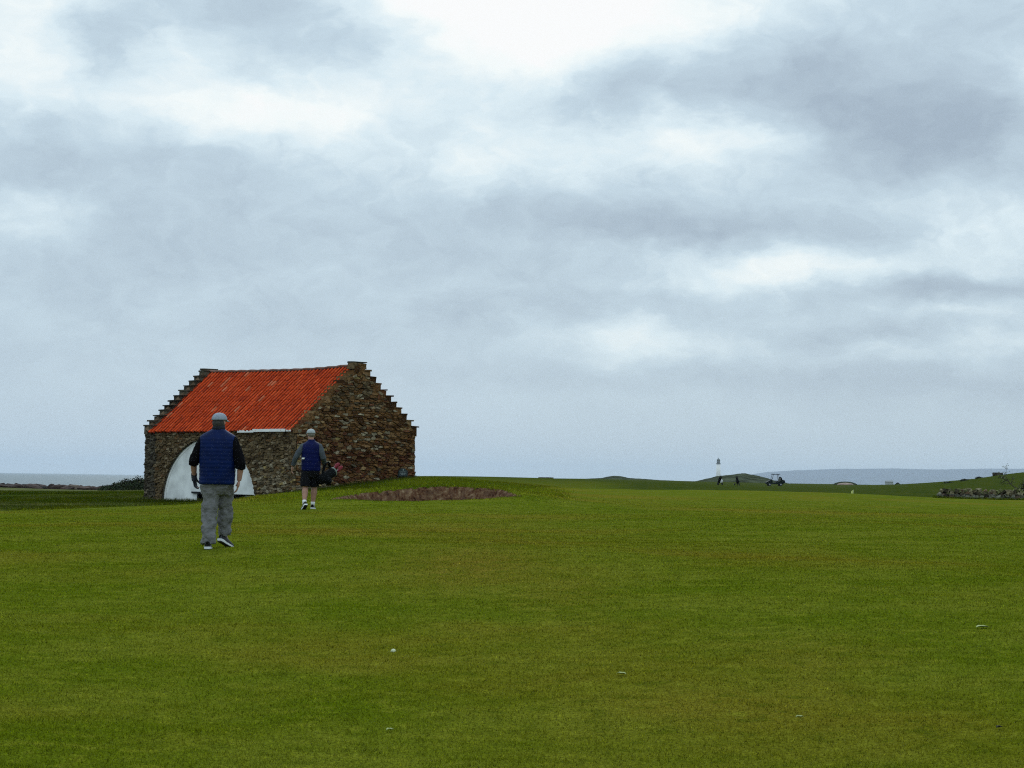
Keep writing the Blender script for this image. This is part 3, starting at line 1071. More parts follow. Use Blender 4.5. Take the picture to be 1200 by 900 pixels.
panel = MB()
_, z_gap = wall_uv(285, 579.5, FR, dL, nF)
u_cut, _ = wall_uv(229, 579, FR, dL, nF)
inset = 0.07
po = FR + dW * inset
uu = H_U - H_A * 0.995 * np.cos(np.linspace(0, math.pi, 90))
uu = np.sort(np.append(uu, [u_cut - 1e-3, u_cut + 1e-3]))
for a, b in zip(uu[:-1], uu[1:]):
    low = z_gap if (a + b) / 2 < u_cut else BZ + 0.35
    za, zb = max(arch_z(a), low), max(arch_z(b), low)
    pa, pb = po + dL * a, po + dL * b
    panel.add([pa + UPV * low, pb + UPV * low, pb + UPV * zb, pa + UPV * za], [(0, 1, 2, 3)])
    panel.add([pa + UPV * low, pb + UPV * low, pb + UPV * low + dW * .05, pa + UPV * low + dW * .05], [(3, 2, 1, 0)])
pan = panel.build('arch_panel', M_white, barn, BO)
pan['label'] = 'white painted boarding filling the arch'
rim = MB()
prev = None
for th in np.linspace(0.0, math.pi, 61):
    u_, z_ = H_U - H_A * 0.985 * math.cos(th), H_V + H_B * 0.985 * math.sin(th)
    p = FR + dW * (inset - 0.008) + dL * u_ + UPV * z_
    q = FR + dW * (inset - 0.008) + dL * (H_U - H_A * 0.955 * math.cos(th)) + UPV * (H_V + H_B * 0.965 * math.sin(th))
    if prev is not None:
        rim.add([prev[0], p, q, prev[1]], [(0, 1, 2, 3)])
    prev = (p, q)
rim.build('panel_trim', M_whitetrim, pan, BO)
mb = MB()
rot = Matrix.Rotation(math.atan2(dL.y, dL.x), 3, 'Z')
u_b, _ = wall_uv(292, 583, FR, dL, nF)
mb.box(FR + dL * u_b + dW * 0.2 + UPV * (z_gap - 0.31), (0.75, 0.25, 0.55), None, rot, .01)
mb.build('block', M_concrete, barn, BO)
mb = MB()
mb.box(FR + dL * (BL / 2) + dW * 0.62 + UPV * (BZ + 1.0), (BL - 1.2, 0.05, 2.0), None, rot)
mb.build('dark_backing', M_dark, barn, BO)  # black backing sheet, the darkness of the recess is put into its colour
mb = MB()
p_ = FR + dL * u_cut + dW * (inset - 0.05) + UPV * (z_gap + 0.03)
mb.box(p_ + dL * 0.0, (0.55, 0.05, 0.07), None, rot)
mb.build('latch', M_dark, pan, BO)


# plaque on the gable
sg_u, sg_z = wall_uv(470, 554, FR, dW, -dL)
sign_o = FR + dW * sg_u - dL * 0.10 + UPV * sg_z
sign = empty('plaque', sign_o, math.atan2(dW.y, dW.x))
tag(sign, 'small dark plaque with faint white lettering low on the barn gable', 'sign')
M_sign = simple('dark plaque paint', (0.01, 0.022, 0.022), 0.5, 0.2, 10, 0.4)
M_letter = simple('pale lettering', (0.24, 0.27, 0.26), 0.6, 0.1, 30)
mb = MB()
hw_ = 0.21
prof = [(-hw_, -.13), (hw_, -.13), (hw_, .06), (.06, .16), (-.06, .16), (-hw_, .06)]
mb.add([(x, -0.02, z) for x, z in prof] + [(x, 0.03, z) for x, z in prof], [(0, 1, 2, 3, 4, 5), (11, 10, 9, 8, 7, 6)] + [(i, i + 6, (i + 1) % 6 + 6, (i + 1) % 6) for i in range(6)])
mb.build('plate', M_sign, sign)
mb = MB()
mb.ball((0, -.024, .10), (.025, .006, .035), 8, 6)
mb.build('emblem', M_letter, sign)
for z_, x0, x1 in ((.03, -.13, .14), (-.025, -.11, .12), (-.06, -.09, .10)):
    x = x0
    mb = MB()
    while x < x1:
        wdt = random.uniform(.018, .035)
        mb.box((x, -.024, z_), (wdt * .8, .006, random.uniform(.018, .03)))
        x += wdt + (0.02 if random.random() < .2 else 0.006)
    mb.build('lettering', M_letter, sign)

# ------------------------------------------------------------------ grass
blades('fairway_grass', 'short mown grass blades covering the near fairway',
       [(1250000, 11.2, 85, -90, 1290, 0.019, 0.0048, False)])
blades('rough_grass', 'longer rough grass around the stone barn and bunker',
       [(50000, 56, 66, 120, 720, 0.035, 0.02, True), (150000, 62, 98, -40, 700, 0.08, 0.025, True), (25000, 106, 130, -20, 180, 0.12, 0.04, True), (14000, 105.0, 112, 1095, 1300, 0.10, 0.04, True)])


# ------------------------------------------------------------------ bunker
def foot_tufts():
    rnd = random.Random(61)
    mb = MB()
    for (o, d, nrm, L) in ((FR, dL, nF, BL), (FR, dW, -dL, BW)):
        for k in range(2600):
            t_ = rnd.uniform(-.1, L + .1)
            q = o + d * t_ + nrm * abs(rnd.gauss(.03, .09) + .04)
            z = gz_fast(q.x, q.y)
            h_ = rnd.uniform(.05, .17) * (1 + .6 * mnoise.noise(Vector((t_ * 1.3, 0, 3))))
            a = rnd.uniform(0, 3.14); w2 = rnd.uniform(.006, .014)
            mb.add([(q.x - math.cos(a) * w2, q.y - math.sin(a) * w2, z - .01), (q.x + math.cos(a) * w2, q.y + math.sin(a) * w2, z - .01),
                    (q.x + rnd.gauss(0, .04), q.y + rnd.gauss(0, .04), z + h_)], [(0, 1, 2)], pick(rnd, [(3, (.05, .07, .008)), (2, (.08, .085, .012)), (1, (.13, .115, .04))], .3))
    tag(mb.build('tussock_grass', M_leaf, colattr=True), 'ragged grass tufts along the foot of the barn walls', 'grass', kind='stuff')


def gz_fast(x, y):
    k = (round(x * 4), round(y * 4))
    if k not in GZC:
        GZC[k] = gz(k[0] / 4, k[1] / 4)
    return GZC[k]


GZC = {}


def make_bunker():
    m, t, b = mat_new('bunker earth')
    tcn = t.n('ShaderNodeTexCoord')
    n_a = t.noise(tcn.outputs['Object'], 4.5, 6, 0.7)
    n_b = t.noise(tcn.outputs['Object'], 7.5, 5, 0.65)
    c = t.ramp(n_b.outputs[0], [(0.34, (.022, .010, .006, 1)), (0.47, (.10, .045, .024, 1)), (0.57, (.155, .090, .046, 1)), (0.7, (.29, .20, .12, 1))])
    c = t.mix(t.mapr(n_a.outputs[0], 0.45, 0.7, 0, 0.6), c, (.16, .10, .062, 1))
    t.link(c, b.inputs['Base Color']); b.inputs['Roughness'].default_value = 1.0
    b.inputs['Specular IOR Level'].default_value = 0.05
    bp = t.n('ShaderNodeBump'); bp.inputs['Strength'].default_value = 0.7; bp.inputs['Distance'].default_value = 0.04
    t.link(n_b.outputs[0], bp.inputs['Height']); t.link(bp.outputs[0], b.inputs['Normal'])
    nth, nr = 360, 44
    th = np.linspace(0, 2 * math.pi, nth, endpoint=False)
    wob = 1 / (1 + 0.05 * np.sin(3 * th + 1) + 0.03 * np.sin(7 * th))
    mb = MB(); vs = []; fs = []
    for i in range(nr + 1):
        rr = 1.015 * i / nr
        x = BK_C.x + BK_A * rr * wob * np.cos(th); y = BK_C.y + BK_B * rr * wob * np.sin(th)
        z0 = ground_base(x, y)
        steep = np.clip((1.0 - rr) / 0.16, 0, 1) ** 0.8
        back = np.clip(np.sin(th) * 0.5 + 0.62, 0.25, 1)
        z = z0 - 0.85 * steep * back + (0.004 if rr > 1 else 0)
        for k in range(nth):
            q = Vector((x[k] * 3.2, y[k] * 1.2, z[k] * 5))
            nz_ = mnoise.noise(q) + 0.6 * mnoise.noise(q * 2.7) + 0.4 * mnoise.noise(q * 6.1)
            amp = 0.085 * min(1, (1.0 - rr) * 18) if rr < 1 else 0
            vs.append((x[k] + nz_ * amp * 0.5, y[k] - nz_ * amp, z[k] + nz_ * amp * 0.8))
    for i in range(nr):
        for k in range(nth):
            a, b_ = i * nth + k, i * nth + (k + 1) % nth
            fs.append((a, a + nth, b_ + nth, b_))
    mb.add(vs, fs)
    o = mb.build('bunker', m, origin=(BK_C.x, BK_C.y, 0))
    o.location = (BK_C.x, BK_C.y, 0)
    tag(o, 'shallow bunker with a rough reddish brown earth face, right of the barn', 'bunker', kind='structure')


make_bunker()

# ------------------------------------------------------------------ shore rocks, shrubs, walls, tree
M_rock = tinted('shore rock', scale=2.0, lo=0.6, hi=1.3, bump=0.6, bscale=6)
mb = MB()
rnd = random.Random(5)
for i in range(520):
    px = rnd.uniform(-260, 98) if rnd.random() < 0.93 else rnd.uniform(98, 128)
    Y = rnd.uniform(225, 262)
    g = gz((px - 600) / F * Y, Y)
    top_py = np.interp(px, [-300, 0, 30, 60, 95, 128], [567.0, 567.3, 567.8, 568.6, 569.6, 571.5]) + rnd.uniform(-.4, 1.0)
    p = P(px, top_py, Y)
    h_ = max(0.12, min(0.7, p.z - g + 0.15)) * rnd.uniform(0.45, 1.0)
    ww = rnd.uniform(0.35, 1.3)
    mb.ball((p.x, Y, g + h_ * 0.35), (ww, ww * rnd.uniform(.5, .9), h_ * 0.66), 7, 5, Matrix.Rotation(rnd.uniform(0, 3), 3, 'Z') @ Matrix.Rotation(rnd.uniform(-.2, .2), 3, 'Y'),
            pick(rnd, [(4, (.040, .024, .019)), (3, (.060, .036, .028)), (2, (.024, .02, .018)), (1, (.10, .075, .055))]), 0.14)
tag(mb.build('shore_rocks', M_rock, colattr=True), 'band of dark reddish rocks along the shore at the left', 'rocks', kind='stuff')


def leafmat(name, a, b_):
    m, t, b = mat_new(name)
    at = t.n('ShaderNodeAttribute', attribute_name='tint')
    t.link(at.outputs['Color'], b.inputs['Base Color'])
    b.inputs['Roughness'].default_value = 0.8; b.inputs['Specular IOR Level'].default_value = 0.1
    return m


M_leaf = leafmat('leaves', 0, 0)
foot_tufts()


def leafy(mb, c, r, n, size, cols, rnd, stretch=None):
    """leaf-sized faces spread through an uneven crown"""
    c = Vector(c)
    for i in range(n):
        d = Vector((rnd.gauss(0, 1), rnd.gauss(0, 1), rnd.gauss(0, 1))).normalized()
        lump = 1 + 0.22 * mnoise.noise(d * 2.3 + c * 0.1) + 0.12 * mnoise.noise(d * 6)
        k = rnd.uniform(0.55, 1.0) ** 0.5 * lump
        p = c + Vector((d.x * r[0] * k, d.y * r[1] * k, abs(d.z) * r[2] * k if stretch else d.z * r[2] * k))
        a = Vector((rnd.gauss(0, 1), rnd.gauss(0, 1), rnd.gauss(0, .6))).normalized()
        b_ = a.cross(d).normalized() if a.cross(d).length > .01 else Vector((0, 0, 1))
        s = size * rnd.uniform(.6, 1.3)
        mb.add([p - a * s, p + b_ * s * .45, p + a * s, p - b_ * s * .45], [(0, 1, 2, 3)], pick(rnd, cols, .3))


rnd = random.Random(15)
SH = [(3, (.022, .034, .014)), (3, (.035, .05, .02)), (1.5, (.055, .065, .03)), (1, (.02, .022, .014)), (.5, (.08, .07, .04))]
bs = P(150, 573, 138)
shrub = empty('gorse_shrub', (bs.x, bs.y, gz(bs.x, bs.y)))
tag(shrub, 'dark green domed shrub against the sea, left of the barn', 'shrub')
mb = MB()
lobes = [(-1.1, 0, .30, .7, .3), (-.5, 0, .46, .8, .46), (.05, .1, .66, .95, .66), (.75, -.1, .76, .8, .74), (1.4, .1, .66, .8, .66)]
for lx, ly, hh, rw_, rh in lobes:
    leafy(mb, (lx, ly, 0.0), (rw_, 0.8, hh * 1.15), 1500, .07, SH, rnd, True)
    mb.ball((lx, ly, 0.02), (rw_ * .8, .6, hh * .9), 10, 8, None, (.018, .02, .012), .12)
mb.build('foliage', M_leaf, shrub, colattr=True)
M_stem = simple('shrub stem', (.06, .045, .03))
for k in range(5):
    mb = MB(); mb.tube([(lobes[k % 4][0] + rnd.uniform(-.2, .2), rnd.uniform(-.2, .2), -.2), (lobes[k % 4][0] + rnd.uniform(-.3, .3), rnd.uniform(-.3, .3), .4)], [.04, .02], 6); mb.build('stem', M_stem, shrub)

SMALL = [  # far scrub on the right skyline: px, py foot, depth, half width px, height px
    (1052, 568.6, 520, 3.0, 3.2, 'small dark bush beside the pale shed on the skyline'),
    (1112, 566.9, 300, 7.0, 1.6, 'low scrub clump at the left foot of the right hillock'),
    (1131, 564.2, 300, 6.5, 2.4, 'rounded scrub bush halfway up the right hillock crest'),
    (1148, 561.3, 300, 5.5, 1.8, 'small scrub bush just below the square stone block'),
]
for px, py, Y, hwp, hp, lab in SMALL:
    b0 = P(px, py, Y)
    k = Y / F
    o = MB()
    leafy(o, (0, 0, -0.05), (hwp * k, hwp * k * .8, hp * k + .05), 260, .09 * Y / 300, SH, rnd, True)
    o.ball((0, 0, 0), (hwp * k * .8, hwp * k * .6, hp * k * .8), 8, 6, None, (.02, .024, .013), .15)
    q = o.build('bush', M_leaf, colattr=True)
    q.location = (b0.x, b0.y, max(gz(b0.x, b0.y), b0.z - .5))
    tag(q, lab, 'bush', 'scrub on the right skyline')

# dry stone wall at the right edge of the fairway
WY = 106.0
wl0, wl1 = P(1103.5, 585, WY), P(1345, 588, WY + 3)
wd = Vector((wl1.x - wl0.x, wl1.y - wl0.y, 0)); WLEN = wd.length; wd.normalize(); wn = Vector((wd.y, -wd.x, 0))
wz = min(wl0.z, wl1.z) - .2
drywall = empty('dry_stone_wall', (wl0.x, wl0.y, wl0.z))
tag(drywall, 'low tumbledown dry stone wall with rough coping at the right edge', 'wall')
WO = Vector((wl0.x, wl0.y, wl0.z))
mb = MB()
whz = wl0.z + 0.26
corners = [wl0, wl0 + wd * WLEN, wl0 + wd * WLEN - wn * .45, wl0 - wn * .45]
vs = [Vector((c.x, c.y, wz)) for c in corners] + [Vector((c.x, c.y, whz)) for c in corners]
mb.add(vs, [(0, 1, 5, 4), (1, 2, 6, 5), (2, 3, 7, 6), (3, 0, 4, 7), (4, 5, 6, 7)], (.04, .034, .028))
WALLC = [(4, (.17, .165, .125)), (3, (.13, .128, .092)), (2, (.22, .215, .165)), (.5, (.12, .085, .06)), (1, (.05, .04, .03))]
COPE = [(4, (.15, .125, .072)), (1.2, (.125, .078, .045)), (2, (.22, .195, .115)), (1.5, (.05, .042, .026)), (3, (.12, .125, .05))]
wzo = Vector((wl0.x, wl0.y, 0))
rubble(mb, wzo, wd, wn, [(0, wz), (WLEN, wz), (WLEN, whz), (0, whz)], .26, .12, lambda u, v, r_: pick(r_, WALLC, .3), depth=.07, seed=8)
rubble(mb, wzo - wn * .45, -wn.cross(UPV) if False else wd, -wn, [(0, wz), (WLEN, wz), (WLEN, whz), (0, whz)], .3, .14, lambda u, v, r_: pick(r_, WALLC, .3), depth=.05, seed=9)
rnd = random.Random(44)
for k in range(10):
    mb.ball(wzo + wd * rnd.uniform(-.08, .05) - wn * rnd.uniform(.0, .45) + UPV * rnd.uniform(wz, whz), (.1, .13, .08), 7, 5, None, pick(rnd, WALLC), .15)
mb.build('wall_face', M_stone, drywall, WO, colattr=True)
mb = MB()
u_ = 0.0
while u_ < WLEN:
    s_ = rnd.uniform(.09, .20)
    for row in range(2):
        zc = whz + .03 + row * .10 + rnd.uniform(-.02, .03)
        if row == 1 and rnd.random() < .25: continue
        mb.box(wzo + wd * (u_ + s_ * .5) - wn * rnd.uniform(.06, .32) + UPV * zc, (s_ * rnd.uniform(.8, 1.4), .32, rnd.uniform(.10, .20)), pick(rnd, COPE, .35),
               Matrix.Rotation(rnd.uniform(-.4, .4), 3, 'Z') @ Matrix.Rotation(rnd.uniform(-.7, .7), 3, 'Y'), .028)
    u_ += s_ * .95
mb.build('coping', M_stone, drywall, WO, colattr=True)

# thorn tree, cut by the right edge
rnd = random.Random(12)
tb = P(1203, 583, 108.6)
tz = gz(tb.x, tb.y)
thorn = empty('thorn_tree', (tb.x, tb.y, tz))
tag(thorn, 'thin windswept thorn tree with bare twigs at the right edge', 'tree')
M_bark = simple('thorn bark', (.055, .045, .034), .95, .3, 12)
trunk, crown = MB(), MB()
LEAFC = [(3, (.05, .06, .022)), (2, (.085, .095, .035)), (2, (.03, .028, .016)), (.7, (.18, .18, .12))]


def twig(p, d, ln, r_, lev):
    pts = [p]; rr = [r_]
    q = p.copy()
    n = 5
    for i in range(n):
        d = (d + Vector((rnd.gauss(0, .22), rnd.gauss(0, .22), rnd.gauss(.03, .16)))).normalized()
        q = q + d * (ln / n)
        pts.append(q.copy()); rr.append(r_ * (1 - .75 * (i + 1) / n))
    (trunk if lev == 0 else crown).tube(pts, rr, 5, col=(.05, .04, .03))
    if lev < 3:
        for k in range(3 if lev else 5):
            i = rnd.randint(1, n)
            sp = Vector((rnd.gauss(-.15, .8), rnd.gauss(0, .8), rnd.gauss(.25, .5)))
            twig(pts[i].copy(), (d * .6 + sp).normalized(), ln * rnd.uniform(.45, .68), rr[i] * .8 + .003, lev + 1)
    if lev >= 2:
        for k in range(10):
            i = rnd.randint(1, n)
            c = pts[i] + Vector((rnd.gauss(0, .05), rnd.gauss(0, .05), rnd.gauss(0, .05)))
            a = Vector((rnd.gauss(0, 1), rnd.gauss(0, 1), rnd.gauss(0, 1))).normalized(); b_ = a.orthogonal().normalized()
            s = rnd.uniform(.02, .045)
            crown.add([c - a * s, c + b_ * s * .6, c + a * s, c - b_ * s * .6], [(0, 1, 2, 3)], pick(rnd, LEAFC, .3))


twig(Vector((0, 0, -.1)), Vector((-.30, 0, 1)), 1.3, .055, 0)
twig(Vector((.1, .05, -.1)), Vector((.25, 0, 1)), .9, .045, 0)
leafy(crown, (.05, 0, .25), (.55, .5, .62), 900, .05, LEAFC, rnd, True)
leafy(crown, (.5, .1, .35), (.5, .5, .7), 700, .05, LEAFC, rnd, True)
trunk.build('trunk', M_bark, thorn)
crown.build('crown', M_leaf, thorn, colattr=True)

# small things on the skyline
sb = P(1170, 558.2, 300)
mb = MB()
for k in range(9):
    mb.box((-.48 + (k % 3) * .42 + random.uniform(-.04, .04), random.uniform(-.1, .1), -.1 + (k // 3) * .17), (.42, .7, .18), pick(random, DARK, .3), None, .035)
o = mb.build('stone_block', M_stone, colattr=True); o.location = (sb.x, sb.y, max(gz(sb.x, sb.y), sb.z - .12))
tag(o, 'dark square stone block standing on the right hillock crest', 'stone block')

lw = P(640, 563.2, 470)
mb = MB()
for k in range(26):
    mb.box((-1.5 + (k % 13) * .24, random.uniform(-.06, .06), .05 + (k // 13) * .15), (.26, .4, .17), pick(random, DARK, .3), None, .03)
o = mb.build('low_wall', M_stone, colattr=True); o.location = (lw.x, lw.y, gz(lw.x, lw.y) + .05)
tag(o, 'short dark stone wall far off, on the horizon right of the bunker', 'wall')

sh = P(1042, 568.2, 520)
shed = empty('shed', (sh.x, sh.y, max(gz(sh.x, sh.y), sh.z - .2)))
tag(shed, 'tiny pale grey shed on the skyline beside a dark bush', 'shed')
mb = MB(); mb.box((0, 0, .35), (1.7, 1.4, .9)); mb.build('wall', simple('pale render', (.42, .44, .42), .9, .1, 3), shed)
mb = MB()
mb.add([(-1, -.85, .78), (1, -.85, .78), (1, .85, .78), (-1, .85, .78), (-.7, 0, 1.12), (.7, 0, 1.12)], [(0, 1, 5, 4), (2, 3, 4, 5), (0, 4, 3), (1, 2, 5), (3, 2, 1, 0)])
mb.build('roof', simple('grey roof', (.25, .27, .28), .8, .1, 3), shed)

# far bunker with a pink sand face
fb = P(991, 569, 420)
fbo = empty('far_bunker', (fb.x, fb.y, gz(fb.x, fb.y)))
tag(fbo, 'small far bunker with pale pink sand under a dark turf lip', 'bunker')
mb = MB(); mb.ball((0, .6, -.1), (2.3, 1.4, .72), 20, 10); mb.build('turf_lip', M_heath, fbo, smooth=True)
mb = MB(); mb.ball((-.1, -.35, -.05), (1.6, .95, .44), 18, 8, None, None, .04); mb.build('sand', simple('pink sand', (.30, .22, .18), .95, .15, 3), fbo)

# flag on the green beyond the crest
fl = P(999.5, 579.2, 150)
fgz = gz(fl.x, fl.y)
flag = empty('golf_flag', (fl.x, fl.y, fgz))
tag(flag, 'small pale yellow golf flag standing beyond the fairway crest', 'flag')
fz_top = P(999.5, 573.8, 150).z - fgz
mb = MB(); mb.tube([(0.03, 0, -.1), (0.03, 0, fz_top)], .008, 6); mb.build('pole', simple('flag pole', (.7, .7, .5), .5), flag)
mb = MB()
vs, fs = [], []
for i in range(7):
    x = .03 - i * .025; yy = .03 * math.sin(i * 1.1)
    vs += [(x, yy, fz_top - .01 - i * .02), (x, yy + .008, fz_top - .29 + i * .002)]
for i in range(6):
    fs.append((2 * i, 2 * i + 1, 2 * i + 3, 2 * i + 2))
mb.add(vs, fs); mb.build('cloth', simple('yellow cloth', (.75, .78, .28), .8, .08, 8), flag)

# lighthouse
LY = 4000.0
lb = P(841.6, 572, LY); lt = P(841.6, 537.2, LY)
LH = lt.z - lb.z
lh = empty('lighthouse', (lb.x, lb.y, lb.z))
tag(lh, 'white lighthouse tower with a dark lantern, far off behind the heathy mound', 'lighthouse')
M_lw = simple('lighthouse white', (.80, .78, .74), .7, .06, .1)
M_ld = simple('lantern grey', (.13, .145, .15), .5, .2, .3)
zt = LH * 0.80
mb = MB(); mb.rings([(0, 0, -3, 4.6, 4.6), (0, 0, 6, 4.3, 4.3), (0, 0, zt * .5, 3.9, 3.9), (0, 0, zt, 3.5, 3.5)], 24); mb.build('tower', M_lw, lh, smooth=True)
mb = MB(); mb.rings([(0, 0, zt + .1, 3.3, 3.3), (0, 0, zt + .6, 3.8, 3.8), (0, 0, zt + 2.0, 3.8, 3.8), (0, 0, zt + 2.1, 3.0, 3.0)], 24); mb.build('gallery', M_ld, lh)
mb = MB(); mb.rings([(0, 0, zt + 2.2, 2.9, 2.9), (0, 0, zt + 4.2, 2.9, 2.9)], 16); mb.build('lantern_base', M_ld, lh)
mb = MB(); mb.rings([(0, 0, zt + 4.3, 2.3, 2.3), (0, 0, LH - 3.4, 2.3, 2.3)], 16); mb.build('lantern_glass', simple('lantern glass', (.45, .5, .52), .2, .1, .5), lh)
for k in range(8):
    th = k * math.pi / 4
    mb = MB(); mb.tube([(2.6 * math.cos(th), 2.6 * math.sin(th), zt + 4.2), (2.6 * math.cos(th), 2.6 * math.sin(th), LH - 3.2)], .32, 5); mb.build('lantern_bar', M_ld, lh)
mb = MB(); mb.rings([(0, 0, LH - 3.3, 3.0, 3.0), (0, 0, LH - 2.2, 2.7, 2.7), (0, 0, LH - 1, 1.8, 1.8), (0, 0, LH - .3, .7, .7), (0, 0, LH + 1.2, .3, .3)], 16); mb.build('dome', M_ld, lh, smooth=True)

# ------------------------------------------------------------------ golf buggy and trolleys
M_black = simple('black plastic', (.004, .0045, .005), .8, .2, 8, .06)
M_rub = simple('rubber', (.015, .015, .015), .9, .2, 8)
M_rim = simple('grey rim', (.3, .31, .31), .4, .1, 8, .5)
M_bgreen = simple('dark green body', (.006, .013, .010), .6, .2, 4, .12)
M_seat = simple('beige seat', (.14, .14, .11), .7, .1, 6)
bp_ = P(908, 567.6, 335)
bug = empty('golf_buggy', (bp_.x, bp_.y, gz(bp_.x, bp_.y)), R(186))
bug.scale = (.92, .92, .95)
tag(bug, 'dark golf buggy with a flat canopy, parked below the far hills', 'golf buggy')
mb = MB()
prof = [(-1.3, .28), (1.25, .28), (1.5, .40), (1.42, .60), (1.0, .80), (.72, 1.02), (.55, .98), (.45, .48), (-.1, .48), (-.18, .72), (-.75, .74), (-.8, .95), (-1.15, .98), (-1.35, .7)]
n = len(prof)
mb.add([(x, -.58, z) for x, z in prof] + [(x, .58, z) for x, z in prof], [tuple(range(n)), tuple(reversed(range(n, 2 * n)))] + [(i, i + n, (i + 1) % n + n, (i + 1) % n) for i in range(n)])
mb.build('body', M_bgreen, bug)
mb = MB(); mb.box((-.42, 0, .78), (.55, 1.05, .14)); mb.box((-.74, 0, 1.02), (.13, 1.05, .45), None, Matrix.Rotation(-.15, 3, 'Y')); mb.build('seat', M_seat, bug)
mb = MB(); mb.box((-.1, 0, 1.80), (1.25, 1.15, .07)); mb.box((-.1, 0, 1.85), (1.05, .95, .04)); mb.build('canopy', simple('canopy grey', (.015, .018, .024), .7, .1, 4, .1), bug)
for sx0, sx1 in ((.62, .32), (-.62, -.48)):
    for sy in (-.5, .5):
        mb = MB(); mb.tube([(sx0, sy, .9), (sx1, sy, 1.80)], .03, 6); mb.build('post', M_black, bug)
for sx in (.95, -.85):
    for sy in (-.52, .52):
        mb = MB(); mb.tube([(sx, sy - .1, .24), (sx, sy + .1, .24)], .24, 18, ref=Vector((0, 0, 1))); wh = mb.build('wheel', M_rub, bug)
        mb = MB(); mb.tube([(sx, sy - .11, .24), (sx, sy + .11, .24)], .12, 12, ref=Vector((0, 0, 1))); mb.build('rim', M_rim, wh)
mb = MB(); mb.tube([(.55, -.2, .95), (.3, -.22, 1.15)], .025, 6); mb.tube([(.3, -.22 - .17, 1.15), (.3, -.22 + .17, 1.15)], .02, 6); mb.build('steering_wheel', M_black, bug)
# bag strapped at the back, driver figure is not visible
for sy, tp in ((-.2, 1.42), (.22, 1.34)):
    mb = MB(); mb.tube([(-1.12, sy, .55), (-.92, sy, 1.15), (-.84, sy, tp)], [.19, .18, .14], 12); mb.build('strapped_bag', M_black, bug)
mb = MB(); mb.box((-1.2, 0, .62), (.7, 1.0, .45), None, Matrix.Rotation(.35, 3, 'Y')); mb.build('bag_rack', M_black, bug)

M_bagw = simple('white bag panel', (.7, .7, .7), .6, .1, 10)


def trolley(px, py, Y, lab, labbag, bagmat, rz, lean):
    p = P(px, py, Y)
    t_ = empty('golf_trolley', (p.x, p.y, gz(p.x, p.y)), rz)
    tag(t_, lab, 'golf trolley', 'golf trolleys out on the far rough')
    mb = MB(); mb.tube([(0, .35, .18), (0, -.28, .62), (0, -.48, 1.0)], .03, 6); mb.tube([(-.3, -.05, .16), (0, .1, .4), (.3, -.05, .16)], .025, 6); mb.build('frame', M_black, t_)
    mb = MB(); mb.tube([(-.18, -.5, 1.02), (.18, -.5, 1.02)], .035, 6); mb.build('handle', M_black, t_)
    for (x, y) in ((-.33, -.05), (.33, -.05), (0, .42)):
        mb = MB(); mb.tube([(x - .03, y, .16), (x + .03, y, .16)], .16, 14, ref=Vector((0, 0, 1))); mb.build('wheel', M_rub, t_)
    g = empty('golf_bag', (p.x, p.y, gz(p.x, p.y)), rz)
    tag(g, labbag, 'golf bag', 'golf bags on the far trolleys')
    mb = MB(); mb.tube([(0, .32, .3), (0, .22, .46), (0, -.08, .92), (0, -.14, 1.02)], [.15, .17, .17, .16], 12); mb.build('body', M_black, g)
    mb = MB(); mb.ball((lean, .02, .52), (.22, .14, .26), 10, 8); mb.build('pocket', bagmat, g)
    for k in range(4):
        x = -.08 + .055 * k
        mb = MB(); mb.tube([(x, -.12, 1.0), (x * 1.3, -.24, 1.18)], .012, 5); mb.ball((x * 1.5, -.26, 1.2), (.045, .06, .05), 6, 5); mb.build('club', M_black, g)


trolley(843.5, 568.4, 300, 'left golf trolley of the two below the lighthouse', 'golf bag with a white side pocket, below the lighthouse', M_bagw, .4, .22)
trolley(863.8, 568.2, 305, 'right golf trolley of the two, in front of the mound', 'all dark golf bag in front of the middle of the heathy mound', M_black, -.3, .1)

# ------------------------------------------------------------------ litter on the fairway
gpt = P(461, 764, 12)


def on_ground(px, py):
    c0 = Vector((0, 0, EYE)); d = P(px, py, 1) - c0
    lo, hi = 9.0, 60.0
    for _ in range(40):
        md = (lo + hi) / 2
        q = c0 + d * md
        if q.z > gz(q.x, q.y): lo = md
        else: hi = md
    q = c0 + d * lo
    return Vector((q.x, q.y, gz(q.x, q.y)))


def golf_ball_at(px, py, label):
    q = on_ground(px, py)
    bm = bmesh.new()
    bmesh.ops.create_icosphere(bm, subdivisions=4, radius=0.0214)
    for v in bm.verts:      # dimples
        d = v.co.normalized()
        s = math.sin(d.x * 22) * math.sin(d.y * 22) * math.sin(d.z * 22 + 1)
        v.co *= 1 - 0.012 * max(0, s)
    me = bpy.data.meshes.new('golf_ball'); bm.to_mesh(me); bm.free()
    me.polygons.foreach_set('use_smooth', [True] * len(me.polygons))
    me.materials.append(simple('ball white', (.50, .54, .34), .6, .03, 30, .5))
    o = bpy.data.objects.new('golf_ball', me); COL.objects.link(o)
    o.location = q + UPV * 0.003
    tag(o, label, 'golf ball')


golf_ball_at(461, 764, 'single white golf ball lying on the fairway, left of the middle')

M_leafdry = simple('dry pale leaf', (.33, .37, .15), .8, .2, 60)
M_leafdk = simple('dark wet leaf', (.02, .018, .012), .8, .3, 60)


